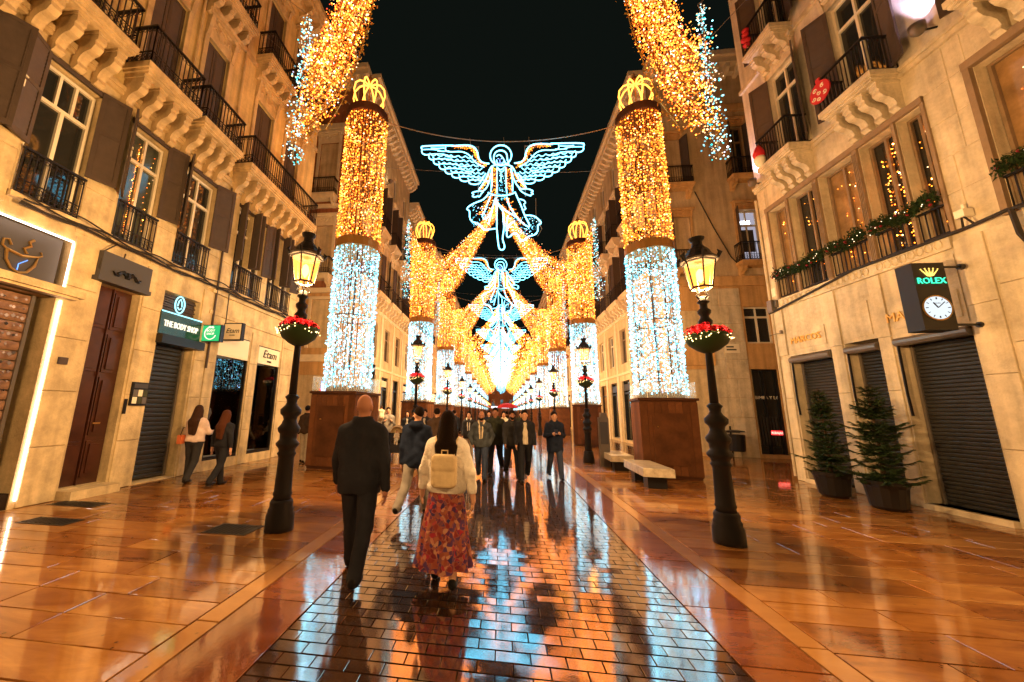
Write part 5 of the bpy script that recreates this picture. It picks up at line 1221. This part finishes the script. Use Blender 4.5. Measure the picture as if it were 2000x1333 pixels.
# ================================================================ people: signed distance figures meshed by surface nets
class Field:
    def __init__(s, lo, hi, h):
        s.lo = np.array(lo, float); s.h = h; s.n = np.ceil((np.array(hi)-s.lo)/h).astype(int)+1
        s.F = np.full(tuple(s.n), 1.0, np.float32)
    def _win(s, lo, hi):
        a = np.maximum(np.floor((np.array(lo)-s.lo)/s.h).astype(int), 0); b = np.minimum(np.ceil((np.array(hi)-s.lo)/s.h).astype(int)+1, s.n)
        if np.any(b <= a): return None
        g = np.meshgrid(*[s.lo[i]+s.h*np.arange(a[i],b[i]) for i in range(3)], indexing='ij')
        return tuple(slice(a[i],b[i]) for i in range(3)), np.stack(g,-1)
    def _mix(s, sl, d, k, sub=False):
        f = s.F[sl]; d = d.astype(np.float32)
        if sub: d = -d; h = np.clip(.5-.5*(f-d)/k,0,1); s.F[sl] = f*(1-h)+d*h+k*h*(1-h); return
        h = np.clip(.5+.5*(f-d)/k,0,1); s.F[sl] = f*(1-h)+d*h-k*h*(1-h)
    def cone(s, a, b, ra, rb, k=.02):
        a = np.array(a,float); b = np.array(b,float); m = max(ra,rb)+k*2+.03; w_ = s._win(np.minimum(a,b)-m, np.maximum(a,b)+m)
        if w_ is None: return s
        sl, P = w_; ba = b-a; t = np.clip(((P-a)@ba)/max(ba@ba,1e-9),0,1); d = np.linalg.norm(P-a-t[...,None]*ba,axis=-1)-(ra+(rb-ra)*t); s._mix(sl,d,k); return s
    def ell(s, c, r, k=.02, sub=False, rx=0):
        c = np.array(c,float); r = np.array(r,float); m = r.max()+k*2+.03; w_ = s._win(c-m, c+m)
        if w_ is None: return s
        sl, P = w_; Q = P-c
        if rx: y = Q[...,1]*math.cos(rx)+Q[...,2]*math.sin(rx); z = -Q[...,1]*math.sin(rx)+Q[...,2]*math.cos(rx); Q = np.stack([Q[...,0],y,z],-1)
        k0 = np.linalg.norm(Q/r,axis=-1); k1 = np.linalg.norm(Q/(r*r),axis=-1); d = k0*(k0-1)/np.maximum(k1,1e-6); s._mix(sl,d,k,sub); return s
    def rbox(s, c, hs, rad, k=.01):
        c = np.array(c,float); hs = np.array(hs,float); w_ = s._win(c-hs-.06, c+hs+.06)
        if w_ is None: return s
        sl, P = w_; q = np.abs(P-c)-(hs-rad); d = np.linalg.norm(np.maximum(q,0),axis=-1)+np.minimum(q.max(-1),0)-rad; s._mix(sl,d,k); return s
    def cut(s, nrm, off):      # keep the side where p.n < off
        nrm = np.array(nrm,float); g = [s.lo[i]+s.h*np.arange(s.n[i]) for i in range(3)]
        d = g[0][:,None,None]*nrm[0]+g[1][None,:,None]*nrm[1]+g[2][None,None,:]*nrm[2]-off; s.F = np.maximum(s.F, d.astype(np.float32)); return s
    def wrinkle(s, amp, f=16.0, seed=0):
        g = np.meshgrid(*[s.lo[i]+s.h*np.arange(s.n[i]) for i in range(3)], indexing='ij', sparse=True); x,y,z = g
        s.F += (amp*(np.sin(f*x+2.1*np.sin(f*.7*z+seed))*np.sin(f*1.3*z+1.7*np.sin(f*.6*x+y*f)+seed)+.5*np.sin(f*2.3*z+f*1.1*y+seed*2)*np.sin(f*1.9*x))).astype(np.float32); return s
    def mesh(s, name, mat):
        F = s.F; F[0,:,:] = F[-1,:,:] = 1; F[:,0,:] = F[:,-1,:] = 1; F[:,:,0] = F[:,:,-1] = 1
        I = F < 0; nx,ny,nz = F.shape; cnt = np.zeros((nx-1,ny-1,nz-1), np.int8); co = [(i,j,k) for i in (0,1) for j in (0,1) for k in (0,1)]
        for i,j,k in co: cnt += I[i:nx-1+i,j:ny-1+j,k:nz-1+k]
        act = (cnt > 0) & (cnt < 8); idx = np.argwhere(act)
        if len(idx) == 0: return None
        vid = np.full(act.shape,-1,np.int64); vid[act] = np.arange(len(idx)); sm = np.zeros((len(idx),3)); nn = np.zeros(len(idx))
        for ca in co:
            for ax in range(3):
                if ca[ax]: continue
                cb = list(ca); cb[ax] = 1; fa = F[tuple((idx+ca).T)]; fb = F[tuple((idx+cb).T)]; x = (fa < 0) != (fb < 0); t = np.where(x, fa/np.where(x,fa-fb,1), 0)
                p = np.array(ca,float)[None]+np.zeros((len(idx),3)); p[:,ax] += t; sm += p*x[:,None]; nn += x
        V = s.lo+s.h*(idx+sm/nn[:,None]); Q = []
        for ax in range(3):
            sl0 = [slice(None)]*3; sl1 = [slice(None)]*3; sl0[ax] = slice(0,-1); sl1[ax] = slice(1,None); a = I[tuple(sl0)]; b = I[tuple(sl1)]; e = np.argwhere(a != b)
            u,v = [(1,2),(2,0),(0,1)][ax]; ok = (e[:,u] > 0) & (e[:,v] > 0) & (e[:,u] < F.shape[u]-1) & (e[:,v] < F.shape[v]-1); e = e[ok]
            def c(du,dv): q = e.copy(); q[:,u] -= du; q[:,v] -= dv; return vid[tuple(q.T)]
            q = np.stack([c(1,1),c(0,1),c(0,0),c(1,0)],1); fl = ~a[tuple(e.T)]; q[fl] = q[fl][:,::-1]; Q.append(q)
        Q = np.concatenate(Q); Q = Q[(Q >= 0).all(1)]
        me = bpy.data.meshes.new(name); me.vertices.add(len(V)); me.vertices.foreach_set('co', V.astype(np.float32).ravel()); me.loops.add(len(Q)*4); me.loops.foreach_set('vertex_index', Q.astype(np.int32).ravel())
        me.polygons.add(len(Q)); me.polygons.foreach_set('loop_start', np.arange(0,len(Q)*4,4,dtype=np.int32)); me.update(); me.validate()
        me.polygons.foreach_set('use_smooth',[True]*len(me.polygons)); me.materials.append(mat); return me
def cloth(name, col, rough=.85, bump=.3, var=.25, vscale=5): return plain(name, col, rough, spec=.25, bump=bump, bscale=30, var=var, vscale=vscale)
CL = dict(black=cloth('black_wool',(.017,.017,.02)), navy=cloth('navy_cloth',(.012,.016,.028)), char=cloth('charcoal_cloth',(.03,.028,.028)), brown=cloth('brown_cloth',(.05,.03,.02)), grey=cloth('grey_trousers',(.20,.17,.14)),
          denim=cloth('worn_denim',(.055,.06,.065),var=.5), jeans=cloth('blue_jeans',(.035,.045,.075)), white=cloth('white_knit',(.72,.63,.52),bump=.9), cream=cloth('cream_fleece',(.55,.44,.30),bump=1.0), olive=cloth('olive_coat',(.03,.032,.022)),
          pale=cloth('pale_trousers',(.35,.28,.2)), shirt=cloth('pale_shirt',(.45,.38,.28)), leather=cloth('black_shoe',(.008,.007,.006),.4,.05), beige=cloth('beige_backpack',(.55,.40,.22),.6,.3), pink=cloth('light_blouse',(.62,.46,.38)), red=cloth('red_umbrella',(.35,.02,.03),.5))
HAIR = dict(dark=plain('dark_hair',(.010,.006,.004),.65,spec=.15,bump=.5,bscale=60), brown=plain('brown_hair',(.035,.016,.009),.65,spec=.15,bump=.6,bscale=70), auburn=plain('auburn_hair',(.06,.02,.009),.65,spec=.15,bump=.6,bscale=70))
def rotx(a): return np.array([[1,0,0],[0,math.cos(a),-math.sin(a)],[0,math.sin(a),math.cos(a)]])
def person(label, loc, face=0.0, H=1.74, h=.018, legs=(18,-14), knees=(6,26), arms=(-16,14), elbows=(12,18), abd=8, top='black', hem=.86, bottom='black', hair='dark', hstyle='short', skin='skin', female=False, hands=None, beard=False, collar=True, headturn=0, extras=None, skirt=False, inner=None, group='people walking in the street', cuff=None, fat=1.0, hood=False, splay=1.5):
    """figure faces local +y; legs/arms swing angles in degrees, forward positive (left,right)"""
    S = H/1.75; t = thing('person', label, 'person', (loc[0],loc[1],0), R_(face), group)
    V = lambda *q: np.array(q,float)
    d = lambda a, lat=0: V(math.sin(R_(lat)), math.sin(R_(a)), -math.cos(R_(a)))
    hip = [V(-.09,0,.93),V(.09,0,.93)]; kn = [hip[i]+.43*d(legs[i],(splay,-splay)[1-i]) for i in (0,1)]; an = [kn[i]+.42*d(legs[i]-knees[i],(splay,-splay)[1-i]*.7) for i in (0,1)]
    drop = min(an[0][2],an[1][2])-.075; sw_ = .155 if female else .18; sh = [V(-sw_,0,1.375),V(sw_,0,1.375)]
    el, wr, ho = [], [], []
    for i in (0,1):
        s = -1 if i == 0 else 1
        e = sh[i]+.28*d(arms[i], s*abd)/np.linalg.norm(d(arms[i], s*abd)); el.append(e)
        dd = d(arms[i]+elbows[i], s*abd*.3); dd /= np.linalg.norm(dd)
        if hands == 'pocket': dd = V(-s*.35,.35,-.85); dd /= np.linalg.norm(dd)
        if hands == 'phone': dd = V(-s*.52,.80,.22); dd /= np.linalg.norm(dd)
        if hands == 'carry' : dd = V(-s*.4,.75,.45); dd /= np.linalg.norm(dd)
        if hands == 'push': dd = V(0,.95,-.25); dd /= np.linalg.norm(dd)
        wr.append(e+.25*dd); ho.append(dd)
    O = V(0,0,-drop)
    def W(p): return (np.array(p)+O)*S
    lo = np.array([-.62,-.75,-.03]); hi = np.array([.62,.75,1.9])
    pts = np.array([W(q) for q in an+kn+wr+el]); lo2 = np.minimum(pts.min(0)-.22, [-.34*S,-.28,-.03]); hi2 = np.maximum(pts.max(0)+.22, [.34*S,.28,1.86*S]); lo2[2] = -.03; hi2[2] = 1.86*S
    def torso(F, g, z0=.9):
        c = .10*fat; wz = .078 if female else .09
        for s in (-1,1):
            F.cone(W((s*wz*.95,0,.98)),W((s*wz,0,1.12)),(c+.012 if female else c)*S+g,(c-.012 if female else c)*S+g,.05)
            F.cone(W((s*wz,0,1.12)),W((s*wz*1.18,.0,1.34)),(c-.01)*S+g,(c+.006)*S+g,.05)
        [F.cone(W((s*.03,-.01,1.44)),W((s*sw_*.92,0,1.375)),.045*S+g*.7,.055*S+g*.8,.05) for s in (-1,1)]; F.ell(W((0,-.005,.95)),(np.array([.165,.115,.12])*S+g),.05)
        F.cone(W((0,-.01,1.38)),W((0,.0,1.49)),.07*S+g*.5,.05*S+g*.3,.04)
    def arm(F, i, g, to=1.0):
        F.cone(W(sh[i]),W(el[i]),.056*S*fat+g,.043*S+g,.03); F.cone(W(el[i]),W(el[i]+(wr[i]-el[i])*to),.042*S+g,.029*S+g,.02)
    def leg(F, i, g, to=1.0):
        F.cone(W(hip[i]),W(kn[i]),.088*S*fat+g,.056*S+g,.04); F.cone(W(kn[i]),W(kn[i]+(an[i]-kn[i])*to),.054*S+g,.038*S+g,.02); 
    def hand(F, i):
        s = -1 if i == 0 else 1; dd = ho[i]; lat = np.cross(dd, V(s,0,0)); lat = lat/max(np.linalg.norm(lat),1e-6) if np.linalg.norm(lat) > .1 else V(0,1,0); inn = np.cross(lat,dd)*1.0
        p = wr[i]+dd*.045; F.ell(W(p),np.array([.022,.034,.045])*S,.012); F.cone(W(wr[i]-dd*.02),W(p),.026*S,.026*S,.015)
        for j,o_ in enumerate((-.03,-.011,.009,.028)):
            b0 = wr[i]+dd*.08+lat*o_; L_ = (.07,.08,.076,.06)[j]; b1 = b0+dd*L_*.55-V(s,0,0)*.008; b2 = b1+dd*L_*.42-V(s,0,0)*.022
            F.cone(W(b0),W(b1),.0092*S,.0085*S,.006); F.cone(W(b1),W(b2),.0085*S,.007*S,.005)
        th = wr[i]+dd*.03+lat*.032; F.cone(W(th),W(th+dd*.045+lat*.022-V(s,0,0)*.01),.0115*S,.0085*S,.008)
    # continuous body
    ht = R_(headturn); hc = V(0,.014,1.625)
    def Hd(x,y,z): return W(hc+V(x*math.cos(ht)-y*math.sin(ht), x*math.sin(ht)+y*math.cos(ht), z))
    B_ = Field(lo2,hi2,min(h,.014) if h < .015 else h)
    torso(B_,0); [ (arm(B_,i,0), leg(B_,i,0), hand(B_,i)) for i in (0,1) ]
    B_.cone(W((0,-.005,1.46)),Hd(0,-.005,-.05),.054*S,.052*S,.03); B_.ell(Hd(0,-.012,.025),np.array([.074,.094,.1])*S,.02); B_.ell(Hd(0,.022,-.045),np.array([.056,.068,.072])*S,.03)
    B_.cone(Hd(0,.088,.005),Hd(0,.108,-.03),.008*S,.014*S,.012); B_.ell(Hd(0,.082,-.068),np.array([.024,.012,.008])*S,.008); B_.ell(Hd(0,.08,.028),np.array([.05,.012,.008])*S,.012)
    for s in (-1,1): B_.ell(Hd(s*.074,-.005,-.008),np.array([.014,.022,.034])*S,.006); B_.ell(Hd(s*.028,.094,.008),np.array([.013,.01,.008])*S,.006,sub=True)
    for i in (0,1): B_.ell(W(an[i]+V(0,.06,-.035)),np.array([.038,.11,.032])*S,.02)
    me = B_.mesh('body', M[skin]); link('body', me, t)
    for s in (-1,1): MB().lathe([(.001,-.008),(.009,0),(.001,.008)],6,M=Matrix.Translation(Hd(s*.028,.083,.006))).build('eye', M['black'], t)
    # hair
    F = Field(W((-.22,-.22,1.05 if hstyle == 'long' else 1.42)),W((.22,.22,1.83)),max(h*.6,.009))
    if hstyle != 'bald':
        F.ell(Hd(0,-.022,.045),np.array([.084,.102,.098])*S,.02) if hstyle != 'fringe' else F.ell(Hd(0,-.034,-.012),np.array([.080,.084,.066])*S,.02)
        if hstyle == 'long':
            F.cone(Hd(0,-.06,-.02),W((0,-.12,1.36)),.085*S,.10*S,.03); F.cone(W((-.05,-.125,1.38)),W((-.035,-.135,1.14)),.075*S,.05*S,.03); F.cone(W((.05,-.125,1.38)),W((.04,-.135,1.12)),.075*S,.045*S,.03)
            for s in (-1,1): F.cone(Hd(s*.07,.0,.0),W((s*.09,-.06,1.38)),.03*S,.05*S,.03)
            F.ell(Hd(0,.115,-.03),np.array([.062,.075,.11])*S,.01,sub=True)
        else:
            F.ell(Hd(0,.085,-.035),np.array([.082,.07,.092])*S,.015,sub=True); F.ell(Hd(0,.02,-.105),np.array([.12,.13,.075])*S,.01,sub=True)
        me = F.mesh('hair', HAIR[hair]); me and link('hair', me, t)
    if beard:
        F = Field(Hd(-.12,-.1,-.2),Hd(.12,.16,.06),.01) if not headturn else Field(W(hc+V(-.2,-.2,-.2)),W(hc+V(.2,.2,.06)),.01)
        F.ell(Hd(0,.03,-.058),np.array([.064,.07,.064])*S,.02); F.ell(Hd(0,.08,-.02),np.array([.045,.05,.038])*S,.01,sub=True); F.ell(Hd(0,-.05,-.02),np.array([.1,.06,.1])*S,.01,sub=True)
        me = F.mesh('beard', HAIR['dark']); me and link('beard', me, t)
    # garments
    g = .022*S
    if not skirt:
        F = Field(lo2,hi2,h); [leg(F,i,.018*S) for i in (0,1)]; F.ell(W((0,-.005,.95)),np.array([.165,.115,.12])*S+.014*S,.05); F.cone(W((-.07,0,.98)),W((.07,0,.98)),.11*S,.11*S,.04)
        F.cut((0,0,1),1.06*S-drop*S); 
        for i in (0,1): F.cone(W(kn[i]),W(an[i]+V(0,0,-.01)),.068*S,.062*S,.02)
        F.wrinkle(.0035, 15, H*3); link('trousers', F.mesh('trousers', CL[bottom]), t)
    F = Field(lo2,hi2,h); torso(F,g); [arm(F,i,.018*S,.97) for i in (0,1)]
    if hem < .85: F.cone(W((-.07,0,hem+.08)),W((.07,0,hem+.08)),.135*S,.135*S,.05); F.cone(W((-.075,0,1.0)),W((-.075,0,hem)),.125*S,.13*S,.05); F.cone(W((.075,0,1.0)),W((.075,0,hem)),.125*S,.13*S,.05)
    if collar: F.cone(W((-.035,-.015,1.49)),W((.035,-.015,1.49)),.068*S,.068*S,.03)
    if hood: F.ell(W((0,-.09,1.46)),np.array([.12,.08,.07])*S,.03)
    F.cut((0,0,-1),-(hem-drop)*S); F.cut((0,0,1),(1.53-drop)*S); F.ell(W((0,.04,1.55)),np.array([.06,.10,.07])*S,.01,sub=True)
    F.wrinkle(.0045 if h < .015 else .006, 17, H*7)
    link('jacket' if collar else 'top', F.mesh('jacket', CL[top]), t)
    if inner:        # pale shirt front or fleece edging seen between the open fronts
        F = Field(W((-.12,0,hem)),W((.12,.24,1.56)),max(h*.7,.01))
        if inner[1] == 'front': F.cone(W((0,.062,1.40)),W((0,.085,hem+.04)),.055*S,.075*S,.03); F.cone(W((0,.07,1.2)),W((0,.09,hem+.05)),.075*S,.075*S,.03)
        else:
            for s in (-1,1): F.cone(W((s*.075,.03,1.50)),W((s*.045,.10,1.34)),.03*S,.026*S,.01); F.cone(W((s*.045,.10,1.34)),W((s*.018,.112,hem+.02)),.024*S,.02*S,.01)
        me = F.mesh('shirt_front', CL[inner[0]]); me and link('shirt_front' if inner[1] == 'front' else 'fleece_edging', me, t)
    for i in (0,1):
        F = Field(W(an[i]+V(-.12,-.16,-.12)),W(an[i]+V(.12,.24,.12)),max(.010,h*.6)); F.ell(W(an[i]+V(0,.065,-.038)),np.array([.046,.13,.036])*S,.02); F.ell(W(an[i]+V(0,-.02,-.02)),np.array([.045,.06,.05])*S,.02); F.cut((0,0,-1),-(an[i][2]-drop-.078)*S)
        me = F.mesh('shoe', CL['leather']); me and link('shoe', me, t)
    return t, W, Hd, wr
# --- the couple in front
person('bald man in black jacket and black trousers walking away in the foreground', (-1.46,3.93), 0, 1.85, .012, legs=(19,-15), knees=(4,24), arms=(9,-12), elbows=(10,10), abd=17, top='black', hem=.80, bottom='black', hstyle='bald', skin='skin2', fat=1.05, splay=4)
t, W, Hd, wr = person('woman with beige backpack, white sweater and floral skirt walking away in the foreground', (-.55,3.98), 0, 1.65, .012, legs=(7,-8), knees=(4,12), arms=(8,-10), elbows=(8,14), abd=23, top='white', hem=.90, bottom='black', hair='dark', hstyle='long', female=True, skirt=True, collar=False, fat=1.08)
fm, ft, fb, fN, fL = NT('floral_skirt'); setv(fb, Roughness=.8)
tc = fN.new('ShaderNodeTexCoord'); vo = fN.new('ShaderNodeTexVoronoi'); vo.inputs['Scale'].default_value = 26; vo.feature = 'SMOOTH_F1'; vo.inputs['Smoothness'].default_value = .35; rp = fN.new('ShaderNodeValToRGB'); rp.color_ramp.interpolation = 'EASE'
el_ = rp.color_ramp.elements; cs_ = [(0,(.16,.02,.02)),(.25,(.26,.08,.04)),(.38,(.02,.02,.07)),(.48,(.28,.02,.03)),(.6,(.36,.18,.10)),(.72,(.13,.015,.02)),(.85,(.07,.03,.08))]
while len(el_) < len(cs_): el_.new(.5)
for e_,(p_,c_) in zip(el_,cs_): e_.position = p_; e_.color = (*c_,1)
sp = fN.new('ShaderNodeSeparateColor'); nz = fN.new('ShaderNodeTexNoise'); nz.inputs['Scale'].default_value = 11; mxv = fN.new('ShaderNodeVectorMath'); mxv.operation = 'MULTIPLY_ADD'; mxv.inputs[1].default_value = (.07,.07,.07)
fL.new(tc.outputs['Object'], nz.inputs['Vector']); fL.new(nz.outputs['Color'], mxv.inputs[0]); fL.new(tc.outputs['Object'], mxv.inputs[2]); fL.new(mxv.outputs[0], vo.inputs['Vector']); fL.new(vo.outputs['Color'], sp.inputs[0]); fL.new(sp.outputs[0], rp.inputs['Fac']); fL.new(rp.outputs['Color'], fb.inputs['Base Color'])
m = MB(); n = 72; rows = 26
for j in range(rows):
    f = j/(rows-1); z = .985-(.985-.17)*f; rx = .145+.125*f**.8; ry = .115+.135*f**.85
    for i in range(n):
        a = 2*math.pi*i/n; fold = 1+(.035+.085*f)*f*math.sin(a*9+1.2*math.sin(a*2)+f*1.2)+.03*f*math.sin(a*17+2); m.v.append((rx*fold*math.cos(a)-.02*f, ry*fold*math.sin(a)-.05*f+.02, z+.012*f*math.sin(a*5)))
for j in range(rows-1):
    for i in range(n): m.f.append((j*n+i,j*n+(i+1)%n,(j+1)*n+(i+1)%n,(j+1)*n+i))
m.f.append(tuple(range(n))); m.build('floral_skirt', fm, t, smooth=True)
F = Field((-.2,-.42,.85),(.2,-.05,1.32),.011); F.rbox((0,-.215,1.07),(.125,.075,.155),.05,.02); F.rbox((0,-.275,1.0),(.10,.035,.075),.03,.02); F.rbox((0,-.24,1.15),(.12,.07,.08),.045,.012)
bp = thing('backpack', 'small beige backpack worn by the woman in the floral skirt', 'backpack', t.location, 0); link('bag', F.mesh('bag', CL['beige']), bp)
m = MB()
for s in (-1,1): m.tube([(s*.08,-.16,1.2),(s*.10,-.13,1.32),(s*.11,-.03,1.385),(s*.115,.08,1.33),(s*.12,.12,1.2)],.014,6)
m.tube([(-.03,-.2,1.225),(-.03,-.2,1.265),(.03,-.2,1.265),(.03,-.2,1.225)],.008,5); m.build('strap', CL['beige'], bp)
# --- others
person('bearded man in navy jacket and pale trousers looking left behind the woman', (-1.36,6.15), -8, 1.74, .017, legs=(-20,18), knees=(30,4), arms=(-10,8), top='navy', hem=.78, bottom='grey', beard=True, headturn=75, hood=True)
t, W, Hd, wr = person('woman with long hair, light blouse and dark trousers walking by the left shops', (-6.62,7.6), 8, 1.66, .017, legs=(8,-8), arms=(10,24), elbows=(15,70), abd=18, top='pink', hem=.93, bottom='char', hair='brown', hstyle='long', female=True, collar=False)
b = thing('handbag', 'orange handbag carried by the woman in the light blouse', 'handbag', (-6.86,7.55,.95)); m = MB(); m.box(-.05,.05,-.11,.11,-.12,.06); m.build('bag', plain('orange_leather',(.5,.12,.04),.5), b); m = MB(); m.tube([(0,-.09,.06),(0,-.04,.22),(0,.04,.22),(0,.09,.06)],.01,5); m.build('strap', CL['brown'], b)
t, W, Hd, wr = person('woman in dark jacket and leggings with auburn hair by the left shops', (-5.86,7.5), -6, 1.58, .017, legs=(14,-14), knees=(4,24), arms=(-8,-14), abd=20, top='black', hem=.9, bottom='black', hair='auburn', hstyle='long', female=True)
person('man in brown jacket and pale trousers beside the left wooden box', (-6.0,11.2), -10, 1.72, .02, legs=(4,-4), knees=(2,6), top='brown', hem=.86, bottom='pale', hair='dark')
person('man in fleece lined denim jacket walking towards the camera', (-.48,9.68), 176, 1.70, .017, legs=(18,-14), knees=(3,20), hands='pocket', abd=26, top='denim', hem=.84, bottom='jeans', skin='skin2', hstyle='bald', inner=('cream','edge'), beard=True)
person('tall man in olive coat behind the denim jacket man', (-.14,10.6), 172, 1.80, .018, legs=(-18,16), knees=(24,3), top='olive', hem=.78, bottom='black', skin='skin2', hands='pocket', abd=20)
person('man in black jacket beside the man in pale shirt', (.30,10.05), 190, 1.73, .018, legs=(17,-16), knees=(3,22), arms=(-14,18), top='char', hem=.84, bottom='black', skin='skin2', beard=True)
person('man in black bomber over pale shirt walking towards the camera', (.60,9.72), 184, 1.74, .017, legs=(-16,14), knees=(22,2), top='black', hem=.9, bottom='black', inner=('shirt','front'), arms=(6,-4), elbows=(14,40))
person('man in navy hooded coat looking at his phone, alone right of the group', (1.40,10.25), 186, 1.72, .017, legs=(14,-12), knees=(3,18), hands='phone', abd=16, top='navy', hem=.70, bottom='jeans', hood=True)
ph_ = thing('phone', 'phone held by the man in the navy hooded coat', 'phone', (1.40,9.88,1.2)); m = MB(); m.box(-.038,.038,-.006,.006,-.07,.07,M=Matrix.Rotation(R_(-50),4,'X')); m.build('case', M['black'], ph_); m = MB(); m.box(-.034,.034,.0065,.008,-.065,.065,M=Matrix.Rotation(R_(-50),4,'X')); m.build('screen', M['led_white'], ph_)
person('woman with pale scarf collar in the middle distance', (-1.08,13.0), 180, 1.66, .022, legs=(8,-8), top='char', hem=.8, bottom='pale', hstyle='long', female=True, inner=('white','edge'))
person('man in brown coat partly behind the bearded man', (-1.62,9.6), 0, 1.72, .02, legs=(10,-10), top='brown', hem=.75, bottom='black')
person('adult in grey coat holding a small child by the left shops', (-4.25,14.0), 200, 1.74, .02, legs=(3,-3), knees=(2,2), top='grey', hem=.8, bottom='black', hands='carry', abd=14)
t, W, Hd, wr = person('small child in cream suit carried on the adult\'s arm', (-4.42,13.68), 40, .85, .016, legs=(40,30), knees=(60,60), top='cream', hem=.8, bottom='cream', hair='brown', arms=(40,40)); t.location.z = .98
person('woman in dark coat behind the pushchair', (-3.52,14.1), 190, 1.62, .02, legs=(6,-6), top='black', hem=.72, bottom='black', hstyle='long', female=True, inner=('shirt','front'), hands='push')
# pushchair
pc = thing('pushchair', 'dark pushchair with hood and a baby in front of the woman in dark coat', 'pushchair', (-3.62,13.1,0), R_(8))
m = MB()
for x in (-.22,.22): m.tube([(x,.5,1.0),(x,.2,.6),(x,-.28,.16)],.014,6); m.tube([(x,-.05,.45),(x,.32,.14)],.014,6)
m.tube([(-.22,.5,1.0),(.22,.5,1.0)],.018,6); m.tube([(-.22,-.05,.45),(.22,-.05,.45)],.012,5); m.build('frame', M['iron'], pc)
for x in (-.24,.24):
    for y in (-.3,.33): m = MB(); m.lathe([(.04,-.02),(.11,-.02),(.12,0),(.11,.02),(.04,.02)],14,M=Matrix.Translation((x,y,.12)) @ Matrix.Rotation(R_(90),4,'Y')); m.build('wheel', M['black'], pc)
m = MB(); m.box(-.2,.2,-.2,.2,.42,.48); m.box(-.2,.2,.16,.24,.46,.95,M=Matrix.Rotation(R_(-8),4,'X')); m.box(-.18,.18,-.26,-.2,.2,.46); m.build('seat', CL['char'], pc)
F = Field((-.32,-.3,.7),(.32,.4,1.2),.018); F.ell((0,.1,.88),(.24,.26,.24),.02); F.ell((0,-.02,.84),(.21,.24,.22),.01,sub=True); F.cut((0,0,-1),-.84); link('hood', F.mesh('hood', CL['beige']), pc)
t, W, Hd, wr = person('baby in cream clothes sitting in the pushchair', (-3.62,13.08), 188, .62, .014, legs=(70,60), knees=(60,55), top='cream', hem=.8, bottom='cream', hair='brown', arms=(30,30), elbows=(50,50)); t.location.z = .40
for k,(lab,x,y,kw) in enumerate((('figure in black coat far down the street left of centre',-1.9,15.5,dict(top='black')), ('figure in dark jacket far down the street beside the left columns',-2.5,12.4,dict(top='char',inner=('shirt','front'))),
        ('distant figure in navy jacket behind the central group',-.5,16.5,dict(top='navy')), ('distant person under the red umbrella',.35,21.0,dict(top='brown')), ('distant figure in olive coat right of centre',.95,18.0,dict(top='olive')),
        ('distant woman in pale coat behind the central group',.12,14.2,dict(top='shirt',female=True,hstyle='long')), ('distant figure in black near the far left lanterns',-1.2,24.0,dict(top='black')), ('distant figure in charcoal near the far right lanterns',1.5,27.0,dict(top='char')), ('small white figure poster stand like person far right',1.05,15.5,dict(top='white',H=1.2)))):
    if k == 8: continue
    H_ = kw.pop('H',1.7); person(lab, (x,y), 180 if k%3 else 0, H_, .026, legs=(10,-10), hem=.8, **kw)
u_ = thing('umbrella', 'open red umbrella held up far down the street', 'umbrella', (.38,20.85,0)); m = MB()
m.lathe([(.62,1.88),(.6,1.9),(.45,2.03),(.25,2.11),(.02,2.15)],10); m.build('canopy', CL['red'], u_); m = MB(); m.tube([(0,0,1.15),(0,0,2.2)],.012,5); m.build('shaft', M['iron'], u_)
